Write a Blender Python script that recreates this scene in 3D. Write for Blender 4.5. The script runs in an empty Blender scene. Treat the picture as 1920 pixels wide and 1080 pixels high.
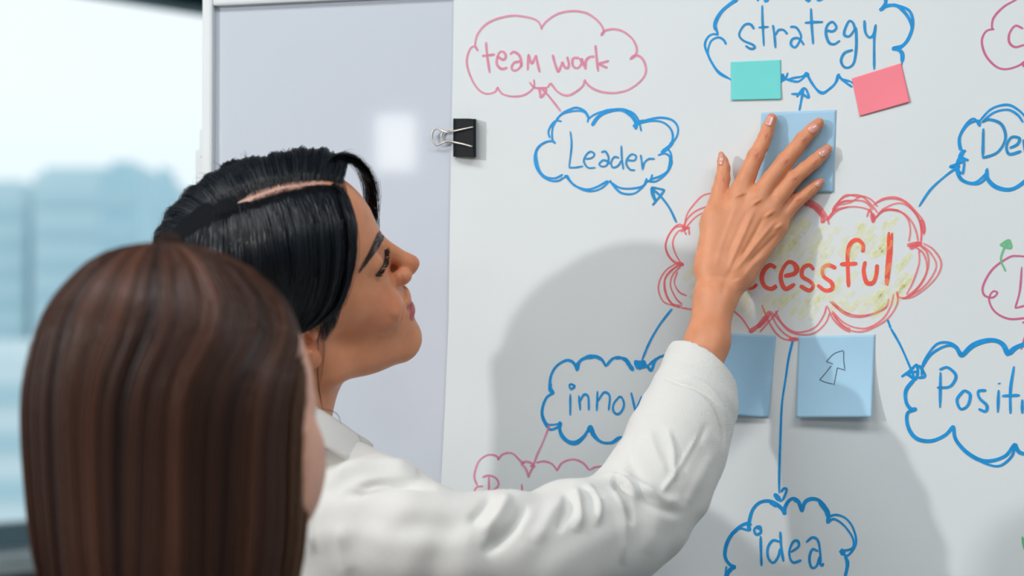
import bpy, math, random
import numpy as np
from mathutils import Vector
from mathutils.bvhtree import BVHTree
random.seed(7); rng=np.random.default_rng(11)
SC=bpy.context.scene; COL=SC.collection
WORLD_STR=1.1; KEY_W=68.0; GLARE_W=.24; CEIL_W=18.5
F_PX=3700.0
YAW=math.radians(15.0); PITCH=math.radians(1.4)
TGT=np.array([0,0,1.52]); DIST=1.97
fwd=np.array([-math.sin(YAW)*math.cos(PITCH), math.cos(YAW)*math.cos(PITCH), math.sin(PITCH)])
rgt=np.array([math.cos(YAW), math.sin(YAW),0.0]); up=np.cross(rgt,fwd)
CAM=TGT-fwd*DIST
def ray(px,py):
    return fwd+rgt*((px-960)/F_PX)+up*((540-py)/F_PX)
def pix(px,py,y=0.0):
    """point where the sight line of a photo pixel meets the plane world-y = y"""
    d=ray(px,py); t=(y-CAM[1])/d[1]; return CAM+d*t
def pixd(px,py,depth):
    return CAM+ray(px,py)*depth
def proj(P):
    P=np.asarray(P)-CAM; z=P@fwd
    return 960+F_PX*(P@rgt)/z, 540-F_PX*(P@up)/z, z
def S2W(v): return rgt*v[0]+up*v[1]-fwd*v[2]     # direction given as right, up, towards the viewer

# ------------------------------------------------------------------ signed-distance sculpting
class Grid:
    def __init__(s,lo,hi,h):
        s.lo=np.array(lo,np.float32); s.h=h
        s.n=[int(math.ceil((b-a)/h))+1 for a,b in zip(lo,hi)]
        s.ax=[(s.lo[i]+np.arange(s.n[i],dtype=np.float32)*h).astype(np.float32) for i in range(3)]
        s.d=np.full(s.n,1.0,np.float32)
    def sub(s,lo,hi):
        sl=[]
        for i in range(3):
            a=max(0,int((lo[i]-s.lo[i])/s.h)); b=min(s.n[i],int((hi[i]-s.lo[i])/s.h)+2)
            if b<=a: return None
            sl.append(slice(a,b))
        return tuple(sl)
    def co(s,sl):
        return (s.ax[0][sl[0]][:,None,None],s.ax[1][sl[1]][None,:,None],s.ax[2][sl[2]][None,None,:])
    def apply(s,fn,lo,hi,k,mode='add'):
        m=k+s.h*4
        sl=s.sub([v-m for v in lo],[v+m for v in hi])
        if sl is None: return
        X,Y,Z=s.co(sl); e=fn(X,Y,Z); d=s.d[sl]
        if mode=='add': s.d[sl]=smin(d,e,k)
        else: s.d[sl]=-smin(-d,e,k)
def smin(a,b,k):
    if k<=0: return np.minimum(a,b)
    h=np.maximum(k-np.abs(a-b),0)/k
    return np.minimum(a,b)-h*h*k*0.25
def f_ell(c,r,M=None):
    def fn(X,Y,Z):
        x,y,z=X-c[0],Y-c[1],Z-c[2]
        if M is not None:
            x,y,z=(M[0][0]*x+M[0][1]*y+M[0][2]*z, M[1][0]*x+M[1][1]*y+M[1][2]*z, M[2][0]*x+M[2][1]*y+M[2][2]*z)
        k0=np.sqrt((x/r[0])**2+(y/r[1])**2+(z/r[2])**2)
        k1=np.sqrt((x/r[0]**2)**2+(y/r[1]**2)**2+(z/r[2]**2)**2)+1e-9
        return (k0*(k0-1)/k1).astype(np.float32)
    return fn
def f_cap(a,b,ra,rb):
    a=np.array(a,float); b=np.array(b,float); ab=b-a; L=float(ab@ab)+1e-12
    def fn(X,Y,Z):
        t=np.clip(((X-a[0])*ab[0]+(Y-a[1])*ab[1]+(Z-a[2])*ab[2])/L,0,1)
        return (np.sqrt((X-a[0]-t*ab[0])**2+(Y-a[1]-t*ab[1])**2+(Z-a[2]-t*ab[2])**2)-(ra+(rb-ra)*t)).astype(np.float32)
    return fn
def add_ell(g,c,r,k,mode='add',M=None):
    R=max(r) if M is not None else None
    rr=[R]*3 if R else r
    g.apply(f_ell(c,r,M),[c[i]-rr[i] for i in range(3)],[c[i]+rr[i] for i in range(3)],k,mode)
def add_cap(g,a,b,ra,rb,k,mode='add'):
    R=max(ra,rb)
    g.apply(f_cap(a,b,ra,rb),[min(a[i],b[i])-R for i in range(3)],[max(a[i],b[i])+R for i in range(3)],k,mode)
def surface_nets(g,smooth=1):
    D=g.d; s=D<0
    nx,ny,nz=D.shape
    c=[s[i:nx-1+i,j:ny-1+j,k:nz-1+k] for i in(0,1) for j in(0,1) for k in(0,1)]
    allin=c[0].copy(); anyin=c[0].copy()
    for q in c[1:]: allin&=q; anyin|=q
    act=anyin&~allin
    idx=np.argwhere(act); N=len(idx)
    vid=np.full(act.shape,-1,np.int32); vid[act]=np.arange(N)
    offs=np.array([[i,j,k] for i in(0,1) for j in(0,1) for k in(0,1)])
    cv=np.stack([D[idx[:,0]+o[0],idx[:,1]+o[1],idx[:,2]+o[2]] for o in offs],1)
    acc=np.zeros((N,3)); cnt=np.zeros(N)
    for a in range(8):
        for b in range(a+1,8):
            if np.abs(offs[a]-offs[b]).sum()!=1: continue
            va,vb=cv[:,a],cv[:,b]; m=(va<0)!=(vb<0)
            t=np.where(m,va/np.where(m,va-vb,1),0)
            acc+=(offs[a]+t[:,None]*(offs[b]-offs[a]))*m[:,None]; cnt+=m
    V=(idx+acc/cnt[:,None])*g.h+g.lo
    quads=[]
    for axis in range(3):
        sl0=[slice(None)]*3; sl1=[slice(None)]*3
        sl0[axis]=slice(0,-1); sl1[axis]=slice(1,None)
        a=s[tuple(sl0)]; b=s[tuple(sl1)]
        e=np.argwhere(a!=b)
        u,w=[(1,2),(2,0),(0,1)][axis]
        e=e[(e[:,u]>0)&(e[:,w]>0)&(e[:,u]<D.shape[u]-1)&(e[:,w]<D.shape[w]-1)]
        if len(e)==0: continue
        ins=a[e[:,0],e[:,1],e[:,2]]
        def cell(du,dw):
            q=e.copy(); q[:,u]-=du; q[:,w]-=dw
            return vid[q[:,0],q[:,1],q[:,2]]
        Q=np.stack([cell(1,1),cell(0,1),cell(0,0),cell(1,0)],1)
        Q[~ins]=Q[~ins][:,::-1]
        quads.append(Q)
    Q=np.concatenate(quads); Q=Q[(Q>=0).all(1)]
    for _ in range(smooth): V=laplace(V,Q,0.5)
    return V,Q
def laplace(V,Q,w):
    acc=np.zeros_like(V); cnt=np.zeros(len(V))
    for a,b in((0,1),(1,2),(2,3),(3,0)):
        np.add.at(acc,Q[:,a],V[Q[:,b]]) if False else None
        for c in range(3):
            acc[:,c]+=np.bincount(Q[:,a],V[Q[:,b],c],len(V))+np.bincount(Q[:,b],V[Q[:,a],c],len(V))
        cnt+=np.bincount(Q[:,a],minlength=len(V))+np.bincount(Q[:,b],minlength=len(V))
    return V+(acc/np.maximum(cnt,1)[:,None]-V)*w
def vnormals(V,Q):
    n=np.cross(V[Q[:,2]]-V[Q[:,0]],V[Q[:,3]]-V[Q[:,1]])
    N=np.zeros_like(V)
    for a in range(4):
        for c in range(3): N[:,c]+=np.bincount(Q[:,a],n[:,c],len(V))
    return N/(np.linalg.norm(N,axis=1)[:,None]+1e-12)

# ------------------------------------------------------------------ the head, in (forward, up, right) metres from the ear line
def head_grid(neck_to, h=0.0013, ears=True, round_cheek=False):
    """neck_to: neck base in head coordinates"""
    mm=0.001
    n=np.array(neck_to)
    lo=np.minimum([-.115,-.105,-.098],n-.06); hi=np.maximum([.125,.135,.098],n+.06)
    g=Grid(lo,hi,h)
    def E(c,r,k,mode='add',M=None,both=False):
        add_ell(g,[v*mm for v in c],[v*mm for v in r],k*mm,mode,M)
        if both:
            M2=None if M is None else [[M[i][0],M[i][1],-M[i][2]] if i<2 else [-M[i][0],-M[i][1],M[i][2]] for i in range(3)]
            add_ell(g,[c[0]*mm,c[1]*mm,-c[2]*mm],[v*mm for v in r],k*mm,mode,M2)
    def C(a,b,ra,rb,k,mode='add',both=False):
        add_cap(g,[v*mm for v in a],[v*mm for v in b],ra*mm,rb*mm,k*mm,mode)
        if both: add_cap(g,[a[0]*mm,a[1]*mm,-a[2]*mm],[b[0]*mm,b[1]*mm,-b[2]*mm],ra*mm,rb*mm,k*mm,mode)
    E((-10,42,0),(94,82,72),0)
    E((30,50,0),(56,58,58),20)
    E((52,36,0),(34,18,46),16)
    E((44,-6,0),(43,52,50),22)
    E((60,-12,33),(23,24,22),16,both=True)
    E((30,5,50),(30,20,18),14,both=True)
    C((0,-5,56),(8,-48,48),14,15,20,both=True)
    C((8,-48,46),(72,-79,10),16,13.5,22,both=True)
    E((38,-54,0),(42,34,42),20)
    E((78,-76,0),(16,15,19),14)
    E((73,-43,0),(22,28,27),14)
    # eye sockets and closed-lid eyes
    E((93,23,32.5),(14,11,15),13,'sub',both=True)
    E((70,22,31),(14.5,13,14.5),3,both=True)
    # nose
    C((83,28,0),(101,-1,0),6.5,7.5,9)
    E((106,-8,0),(9,8,8.5),6)
    E((95,-12,11),(9.5,7.5,7),4,both=True)
    E((98,-14,0),(10,6,8),5)
    E((103,-20,6.5),(4,4,3),1.5,'sub',both=True)
    # lips
    E((90,-36,5),(7,6.5,12),5,both=True)
    E((90,-50,0),(7.5,6.5,14),4)
    E((102,-43.5,0),(10,1.4,24),2,'sub')
    E((84,-43,24),(3,2.5,3),4,'sub',both=True)
    E((97,-27,0),(3,6,2.5),3,'sub')
    if round_cheek:
        E((50,-22,44),(31,45,26),18,both=True)
        E((60,30,26),(22,26,24),14,both=True)
    else:
        E((71,-27,33),(19,17,17),9,both=True)
    # ears
    a=math.radians(22)
    M=[[math.cos(a),0,math.sin(a)],[0,1,0],[-math.sin(a),0,math.cos(a)]]
    if ears:
        E((-10,4,74),(17,29,5.5),4,both=True,M=M)
        E((-2,-22,73),(9,11,5),4,both=True)
        E((-6,6,80.5),(10,17,5),3,'sub',both=True,M=M)
        E((2,-3,78),(6,8,8),3,'sub',both=True)
        E((7,0,72),(4,7,4),3,both=True)
    # neck
    s=n/mm
    C((-22,-20,0),tuple(s),47,54,22)
    C((-20,-60,0),tuple(s),44,50,18)
    return g

# ================================================================== camera, sky, lamps, exposure
cam=bpy.data.cameras.new('camera'); cam.sensor_width=36; cam.lens=F_PX/1920*36
cam.dof.use_dof=True; cam.dof.focus_distance=1.86; cam.dof.aperture_fstop=3.9; cam.clip_end=2000
cam_o=bpy.data.objects.new('camera',cam); COL.objects.link(cam_o)
from mathutils import Matrix
cam_o.matrix_world=Matrix(((rgt[0],up[0],-fwd[0],CAM[0]),(rgt[1],up[1],-fwd[1],CAM[1]),(rgt[2],up[2],-fwd[2],CAM[2]),(0,0,0,1)))
SC.camera=cam_o
vs=SC.view_settings; vs.view_transform='Standard'; vs.look='None'; vs.gamma=1; vs.use_curve_mapping=False; vs.exposure=0.0
world=bpy.data.worlds.new('sky'); SC.world=world; world.use_nodes=True
wn=world.node_tree; wn.nodes.clear()
wo=wn.nodes.new('ShaderNodeOutputWorld'); wb=wn.nodes.new('ShaderNodeBackground')
wt=wn.nodes.new('ShaderNodeTexCoord'); ws=wn.nodes.new('ShaderNodeSeparateXYZ'); wr=wn.nodes.new('ShaderNodeValToRGB')
wn.links.new(wt.outputs['Generated'],ws.inputs[0]); wn.links.new(ws.outputs['Z'],wr.inputs[0])
wr.color_ramp.elements[0].position=0.0; wr.color_ramp.elements[0].color=(.80,.92,.95,1)
wr.color_ramp.elements[1].position=0.12; wr.color_ramp.elements[1].color=(.965,.985,1.0,1)
wn.links.new(wr.outputs[0],wb.inputs[0]); wb.inputs[1].default_value=WORLD_STR; wn.links.new(wb.outputs[0],wo.inputs[0])
def lamp(name,kind,loc,energy,color=(1,1,1),size=.1,size_y=None,target=None):
    l=bpy.data.lights.new(name,kind); l.energy=energy; l.color=color
    if kind=='AREA':
        l.size=size
        if size_y: l.shape='RECTANGLE'; l.size_y=size_y
    else: l.shadow_soft_size=size
    o=bpy.data.objects.new(name,l); COL.objects.link(o); o.location=loc
    if target is not None:
        o.rotation_euler=(Vector(target)-Vector(loc)).to_track_quat('-Z','Y').to_euler()
    return o
lamp('key_lamp','AREA',(-2.8,-3.2,2.44),KEY_W,(1,.98,.95),.12,target=(.1,0,1.3))
_b=pix(742,268,0); _d=ray(742,268); _d=_d/np.linalg.norm(_d); _r=np.array([_d[0],-_d[1],_d[2]])
lamp('small_lamp','AREA',tuple(_b+_r*2.2),GLARE_W,(1,.98,.95),.085,.12,target=tuple(_b))
for _i,(_x,_y) in enumerate(((-.6,-1.2),(1.2,-1.2),(-.6,-3.6),(1.2,-3.6))):
    lamp('ceiling_panel_lamp','AREA',(_x,_y,2.80),CEIL_W,(.97,.985,1),1.2,.5,target=(_x,_y+.001,0))

# ================================================================== helpers
def lin(r,g,b):
    f=lambda c:((c/255+.055)/1.055)**2.4 if c/255>.04045 else c/255/12.92
    return (f(r),f(g),f(b),1)
def mat(name,col,rough=.6,spec=.5,metal=0,alpha=1,vcol=False,noise=None,bump=None,sss=0,coat=0,sheen=0):
    m=bpy.data.materials.new(name); m.use_nodes=True; nt=m.node_tree; b=nt.nodes['Principled BSDF']
    b.inputs['Base Color'].default_value=col; b.inputs['Roughness'].default_value=rough
    b.inputs['Metallic'].default_value=metal; b.inputs['Specular IOR Level'].default_value=spec
    b.inputs['Alpha'].default_value=alpha; b.inputs['Coat Weight'].default_value=coat
    b.inputs['Sheen Weight'].default_value=sheen
    tc=nt.nodes.new('ShaderNodeTexCoord')
    src=None
    if vcol:
        a=nt.nodes.new('ShaderNodeAttribute'); a.attribute_name='tint'; src=a.outputs['Color']; nt.links.new(src,b.inputs['Base Color'])
    if noise:
        scale,amt=noise
        n=nt.nodes.new('ShaderNodeTexNoise'); n.inputs['Scale'].default_value=scale; n.inputs['Detail'].default_value=4
        nt.links.new(tc.outputs['Object'],n.inputs['Vector'])
        mr=nt.nodes.new('ShaderNodeMapRange'); mr.inputs[1].default_value=.3; mr.inputs[2].default_value=.7; mr.inputs[3].default_value=1-amt; mr.inputs[4].default_value=1+amt
        nt.links.new(n.outputs['Fac'],mr.inputs[0])
        mx=nt.nodes.new('ShaderNodeMix'); mx.data_type='RGBA'; mx.blend_type='MULTIPLY'; mx.inputs[0].default_value=1
        if src is not None: nt.links.new(src,mx.inputs[6])
        else: mx.inputs[6].default_value=col
        nt.links.new(mr.outputs[0],mx.inputs[7]); nt.links.new(mx.outputs[2],b.inputs['Base Color'])
    if bump:
        scale,st,dist=bump
        n=nt.nodes.new('ShaderNodeTexNoise'); n.inputs['Scale'].default_value=scale; n.inputs['Detail'].default_value=5
        nt.links.new(tc.outputs['Object'],n.inputs['Vector'])
        bp=nt.nodes.new('ShaderNodeBump'); bp.inputs['Strength'].default_value=st; bp.inputs['Distance'].default_value=dist
        nt.links.new(n.outputs['Fac'],bp.inputs['Height']); nt.links.new(bp.outputs[0],b.inputs['Normal'])
    if sss:
        b.inputs['Subsurface Weight'].default_value=sss; b.inputs['Subsurface Radius'].default_value=(1,.35,.2); b.inputs['Subsurface Scale'].default_value=.006
    return m
def mesh_obj(name,V,Fc,m,parent=None,smooth=True,tint=None,kind=None,label=None):
    V=np.asarray(V,np.float32)
    me=bpy.data.meshes.new(name)
    if isinstance(Fc,np.ndarray):
        n,k=Fc.shape
        me.vertices.add(len(V)); me.vertices.foreach_set('co',V.ravel())
        me.loops.add(n*k); me.loops.foreach_set('vertex_index',Fc.astype(np.int32).ravel())
        me.polygons.add(n); me.polygons.foreach_set('loop_start',np.arange(0,n*k,k,dtype=np.int32))
        me.update(calc_edges=True)
    else: me.from_pydata([tuple(map(float,v)) for v in V],[],[tuple(int(i) for i in f) for f in Fc]); me.update()
    if smooth: me.polygons.foreach_set('use_smooth',np.ones(len(me.polygons),bool))
    if tint is not None:
        a=me.attributes.new('tint','FLOAT_COLOR','POINT'); c=np.ones((len(V),4),np.float32); c[:,:3]=np.asarray(tint)[:,:3]
        a.data.foreach_set('color',c.ravel())
    me.materials.append(m)
    o=bpy.data.objects.new(name,me); COL.objects.link(o)
    if parent is not None:
        o.parent=parent; o.matrix_parent_inverse=Matrix.Translation(-Vector(parent.location))
    if kind: o['kind']=kind
    if label: o['label']=label
    return o
def thing(name,label,cat,loc=(0,0,0),group=None):
    o=bpy.data.objects.new(name,None); COL.objects.link(o); o.location=tuple(float(v) for v in loc); o.empty_display_size=.05
    return tag(o,label,cat,group)
def tag(o,label,cat,group=None):
    o['label']=label; o['category']=cat
    if group: o['group']=group
    return o
def box(lo,hi,bev=0.0):
    """box with chamfered edges as vertices/faces"""
    import bmesh
    bm=bmesh.new(); bmesh.ops.create_cube(bm,size=1)
    for v in bm.verts:
        for i in range(3): v.co[i]=lo[i] if v.co[i]<0 else hi[i]
    if bev: bmesh.ops.bevel(bm,geom=bm.edges[:],offset=bev,segments=2,affect='EDGES',profile=.6)
    V=[tuple(v.co) for v in bm.verts]; Fs=[[v.index for v in f.verts] for f in bm.faces]
    bm.verts.index_update(); bm.free(); return np.array(V),Fs
def xform(V,O,A):  # A columns = axes
    return np.asarray(O)+np.asarray(V)@np.stack(A,0)
def tube(P,r,n=8,cap=True):
    P=np.asarray(P,float); N=len(P); rr=np.broadcast_to(np.asarray(r,float),(N,))
    T=np.gradient(P,axis=0); T/=np.linalg.norm(T,axis=1)[:,None]+1e-12
    ref=np.array([0,0,1.0]) if abs(T[0][2])<.9 else np.array([1.0,0,0])
    V=[];u=np.cross(T[0],ref);u/=np.linalg.norm(u)
    for i in range(N):
        u=u-T[i]*(u@T[i]); u/=np.linalg.norm(u)+1e-12; w=np.cross(T[i],u)
        for k in range(n):
            a=2*math.pi*k/n; V.append(P[i]+rr[i]*(math.cos(a)*u+math.sin(a)*w))
    Fs=[(i*n+k,i*n+(k+1)%n,(i+1)*n+(k+1)%n,(i+1)*n+k) for i in range(N-1) for k in range(n)]
    if cap: Fs+= [tuple(range(n))[::-1],tuple((N-1)*n+k for k in range(n))]
    return np.array(V),Fs
def join(parts):
    V=[];Fs=[];o=0
    for v,f in parts:
        V.append(np.asarray(v)); Fs+=[[i+o for i in q] for q in f]; o+=len(v)
    return np.concatenate(V),Fs
def crom(P,n=8):
    P=np.asarray(P,float)
    if len(P)==2: t=np.linspace(0,1,n)[:,None]; return P[0]*(1-t)+P[1]*t
    Q=np.vstack([2*P[0]-P[1],P,2*P[-1]-P[-2]]); out=[]
    for i in range(1,len(Q)-2):
        t=np.linspace(0,1,n,endpoint=False)[:,None]
        a,b,c,d=Q[i-1],Q[i],Q[i+1],Q[i+2]
        out.append(.5*((2*b)+(c-a)*t+(2*a-5*b+4*c-d)*t*t+(3*b-3*c+d-a)*t**3))
    out.append(P[-1:]); return np.vstack(out)
def resample(P,n):
    P=np.asarray(P,float); s=np.r_[0,np.cumsum(np.linalg.norm(np.diff(P,axis=0),axis=1))]
    t=np.linspace(0,s[-1],n); return np.stack([np.interp(t,s,P[:,k]) for k in range(P.shape[1])],1)

# ================================================================== the room and what lies outside
fh=np.array([-math.sin(YAW),math.cos(YAW),0]); rh=np.array([math.cos(YAW),math.sin(YAW),0])
WA=CAM+rh*(-.956)+fh*6.1; WA[2]=0
WD=rh*.656+fh*.755; WD/=np.linalg.norm(WD)      # along the window wall
WN=np.array([-WD[1],WD[0],0.0])                 # outwards
Z3=np.array([0,0,1.0])
m_wall=mat('wall_paint',lin(196,206,208),.8,noise=(3,.03))
m_teal=mat('dark_teal_metal',lin(22,62,70),.45,noise=(6,.1))
m_sill=mat('sill_stone',lin(214,228,232),.5,noise=(20,.04))
m_floor=mat('floor_carpet',lin(120,122,124),.9,noise=(60,.2),bump=(300,.3,.003))
m_ceil=mat('ceiling_paint',lin(228,230,230),.85,noise=(5,.02))
def wbox(name,t0,t1,z0,z1,d0,d1,m,parent=None,kind='structure',bev=.004):
    V,Fs=box((t0,d0,z0),(t1,d1,z1),bev); return mesh_obj(name,xform(V,WA,(WD,WN,Z3)),Fs,m,parent,False,kind=kind)
HZ=CAM[2]+1.012; SZ=CAM[2]-.60
def slab_room(name,z0,z1,m):
    ta=(-6.1-WA[1])/WD[1]; tb=(4.3-WA[0])/WD[0]; a=WA+WD*ta; b=WA+WD*tb
    P=[(a[0],a[1]),(4.3,-6.1),(4.3,float(b[1]))]
    V=[(x,y,z) for z in (z0,z1) for x,y in P]; mesh_obj(name,np.array(V),[(2,1,0),(3,4,5),(0,1,4,3),(1,2,5,4),(2,0,3,5)],m,smooth=False,kind='structure')
slab_room('floor',-.1,0,m_floor); slab_room('ceiling',2.85,2.95,m_ceil)
TA=float((-6.0-WA[1])/WD[1]); TB=float((4.2-WA[0])/WD[0])
wbox('wall_left',TA,TB,0,SZ-.05,0,.16,m_teal)
wbox('wall_left.001',TA,TB,HZ+.16,2.85,0,.16,m_teal)
V,Fs=box((float((WA+WD*((-6.0-WA[1])/WD[1]))[0]),-6.1,0),(4.3,-6,2.85)); mesh_obj('wall_back',V,Fs,m_wall,smooth=False,kind='structure')
V,Fs=box((4.2,-6,0),(4.3,float((WA+WD*((4.2-WA[0])/WD[0]))[1]),2.85)); mesh_obj('wall_right',V,Fs,m_wall,smooth=False,kind='structure')
wbox('trim_1',TA,TB,SZ-.05,SZ,-.16,.1,m_sill)
win=bpy.data.objects.new('window_1',None); COL.objects.link(win); win['kind']='structure'
wbox('window_header',TA,TB,HZ,HZ+.16,-.03,.1,m_teal,win,None)
wbox('window_bottom_rail',TA,TB,SZ,SZ+.07,.02,.09,mat('grey_blue_rail',lin(128,156,168),.5,noise=(8,.05)),win,None)
MT=[t for t in (-11.4,-8.9,-6.4,-3.9,-1.4,1.1,3.6,6.1,8.6) if TA+.1<t<TB-.1]
for t in MT:
    wbox('window_mullion',t-.03,t+.03,SZ+.07,HZ,.02,.09,m_teal,win,None)
mg=bpy.data.materials.new('window_glass'); mg.use_nodes=True; nt=mg.node_tree; nt.nodes.clear()
go=nt.nodes.new('ShaderNodeOutputMaterial'); gm=nt.nodes.new('ShaderNodeMixShader'); gt=nt.nodes.new('ShaderNodeBsdfTransparent'); gg=nt.nodes.new('ShaderNodeBsdfGlossy'); gf=nt.nodes.new('ShaderNodeFresnel')
gt.inputs[0].default_value=(.95,.985,1,1); gg.inputs['Roughness'].default_value=.02; gf.inputs[0].default_value=1.25
nt.links.new(gf.outputs[0],gm.inputs[0]); nt.links.new(gt.outputs[0],gm.inputs[1]); nt.links.new(gg.outputs[0],gm.inputs[2]); nt.links.new(gm.outputs[0],go.inputs[0])
for a,b in zip([TA-.03]+MT,MT+[TB+.03]):
    a+=.03; b-=.03
    wbox('window_pane',a,b,SZ+.07,HZ,.05,.056,mg,win,None,bev=0)

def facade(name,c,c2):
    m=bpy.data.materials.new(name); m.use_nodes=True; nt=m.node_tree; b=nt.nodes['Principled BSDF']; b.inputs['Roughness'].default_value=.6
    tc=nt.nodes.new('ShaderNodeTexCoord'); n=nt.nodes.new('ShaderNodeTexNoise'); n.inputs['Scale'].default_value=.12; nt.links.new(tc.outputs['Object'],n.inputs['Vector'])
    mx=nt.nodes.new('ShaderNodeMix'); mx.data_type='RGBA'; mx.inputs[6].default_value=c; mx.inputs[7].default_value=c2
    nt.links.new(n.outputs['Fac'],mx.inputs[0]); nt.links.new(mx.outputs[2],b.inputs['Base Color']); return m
mf1=facade('hazed_pale_blue_facade',lin(196,220,228),lin(206,228,234)); mf2=facade('hazed_deeper_blue_facade',lin(176,210,222),lin(188,218,228)); mf3=facade('hazy_white_facade',lin(218,232,236),lin(226,238,240))  # distance haze is mixed into these base colours, no volume
mband=facade('window_band',lin(184,212,222),lin(192,218,226))  # bands paled with the same painted haze
def building(x0,x1,ytop,dist,m,label,depth=26):
    a=pixd(x0,ytop,dist); b=pixd(x1,ytop,dist); w=np.linalg.norm(b-a); top=a[2]
    cx=(a+b)/2; root=thing('office_tower',label,'building',(cx[0],cx[1],-60),'towers in the haze beyond the window')
    ax=(rh,fh,Z3); O=np.array([cx[0],cx[1],0])
    V,Fs=box((-w/2,0,-60),(w/2,depth,top),.2); mesh_obj('tower_body',xform(V,O,ax),Fs,m,root,False)
    V,Fs=box((-w/2+1,1,top-.05),(w/2-1,depth-1,top+.9),.1); mesh_obj('roof_parapet',xform(V,O,ax),Fs,m,root,False)
    parts=[]
    z=top-4
    while z>-20:
        parts.append(box((-w/2+.6,-.25,z),(w/2-.6,.05,z+1.6))); z-=3.6
    V,Fs=join(parts); mesh_obj('window_bands',xform(V,O,ax),Fs,mband,root,False,kind='stuff')
building(62,284,326,230,mf1,'broad haze-tinted pale blue tower filling most of the window view')
building(186,262,317,205,mf2,'narrow haze-tinted deeper blue tower rising in front of the broad pale tower',14)
building(284,316,332,186,mf2,'slim haze-tinted blue tower at the right edge of the window view beside the whiteboard',7)
building(-70,48,350,240,mf1,'haze-tinted pale blue tower at the far left edge of the window view')
building(-120,130,660,150,mf3,'low haze-tinted whitish block in front of the towers at lower left of the window view',30)
V,Fs=box((-900,-300,-60.5),(900,1500,-60)); mesh_obj('ground',V,Fs,mat('far_ground',lin(170,196,204),.9,noise=(.05,.1)),smooth=False,kind='structure')

# ================================================================== whiteboard on its stand
m_alu=mat('white_frame_lacquer',lin(226,230,231),.35,noise=(15,.02))
m_panel=mat('whiteboard_enamel',lin(208,214,224),.055,.5,noise=(2.5,.015))
_l=pix(403,300)[0]; _r0=pix(383,300)[0]
x_in=float(_l); x_out=float(_r0)
z_in=float(pix(560,6)[2]); z_out=z_in+.020; xR=x_in+1.75; zB=z_in-1.14
wb_root=thing('whiteboard','white enamel whiteboard in a thin white frame on a stand, behind the two people','whiteboard',((x_in+xR)/2,0,0))
V,Fs=box((x_in,.0,zB),(xR,.018,z_in)); mesh_obj('board_panel',V,Fs,m_panel,wb_root,False)
def rail(lo,hi): V,Fs=box(lo,hi,.003); mesh_obj('frame_rail',V,Fs,m_alu,wb_root,False)
rail((x_out,-.008,zB-.02),(x_in,.024,z_out)); rail((xR,-.008,zB-.02),(xR+.02,.024,z_out))
rail((x_in,-.008,z_in),(xR,.024,z_out)); rail((x_in,-.008,zB-.02),(xR,.024,zB))
zb=pix(380,185)[2]
V,Fs=box((x_out-.004,.004,zb-.022),(x_out+.001,.02,zb+.022),.001); mesh_obj('pivot_bracket',V,Fs,mat('grey_plastic',lin(200,205,208),.4,noise=(30,.03)),wb_root,False)
for xx in (x_out-.012,xR+.032):
    V,Fs=box((xx-.012,.03,.06),(xx+.012,.06,zb-.05),.003); mesh_obj('stand_post',V,Fs,m_alu,wb_root,False)
    V,Fs=box((xx-.02,-.28,.03),(xx+.02,.34,.06),.004); mesh_obj('stand_foot',V,Fs,m_alu,wb_root,False)
    for yy in (-.24,.30):
        V,Fs=tube([(xx-.012,yy,.022),(xx+.012,yy,.022)],.022,14); mesh_obj('caster',V,Fs,m_teal,wb_root)
    V,Fs=box((min(xx,x_out if xx<0 else xR+.02)-.002,.018,zb-.06),(max(xx,x_out if xx<0 else xR+.02)+.002,.05,zb-.03),.002); mesh_obj('pivot_arm',V,Fs,m_alu,wb_root,False)

# ================================================================== the large paper sheet with its marker drawing
def paper_h(x,z):
    """height of the paper in front of the board"""
    x=np.asarray(x,float); z=np.asarray(z,float)
    e=np.exp(-((x-PXL(z))/.05)**2)
    return .0016+.0007*(1+np.sin(9*x+3*z))+.0006*np.sin(23*x-9*z+1)+.0012*e*(1+np.sin(13*z+.5))
_pe=[pix(852,-60),pix(852,0),pix(847,300),pix(843,600),pix(836,760),pix(828,905),pix(820,1100)]
_pz=np.array([p[2] for p in _pe])[::-1]; _px=np.array([p[0] for p in _pe])[::-1]
def PXL(z): return np.interp(z,_pz,_px)
def on_paper(px,py,lift=0.0):
    P=pix(px,py,-.003)
    for _ in range(2): P=pix(px,py,-(float(paper_h(P[0],P[2]))+lift))
    return P
nz,nx=150,190; z0=zB+.03; z1=z_in-.004; xr=xR-.03
zz=np.linspace(z0,z1,nz); G=[]
for z in zz:
    xs=np.linspace(PXL(z),xr,nx); G.append(np.stack([xs,-paper_h(xs,z),np.full(nx,z)],1))
G=np.array(G).reshape(-1,3); back=G.copy(); back[:,1]+=.00025
i,j=np.meshgrid(np.arange(nz-1),np.arange(nx-1),indexing='ij'); a=(i*nx+j).ravel()
Qf=np.stack([a,a+1,a+nx+1,a+nx],1)
paper=mesh_obj('paper_sheet',G,Qf,mat('drawing_paper',lin(226,231,232),.55,.35,noise=(4,.012),bump=(900,.08,.0004)))
tag(paper,'large white paper sheet clipped on the whiteboard, covered in cloud shapes and words in marker','paper')
_layer=[0]
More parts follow.
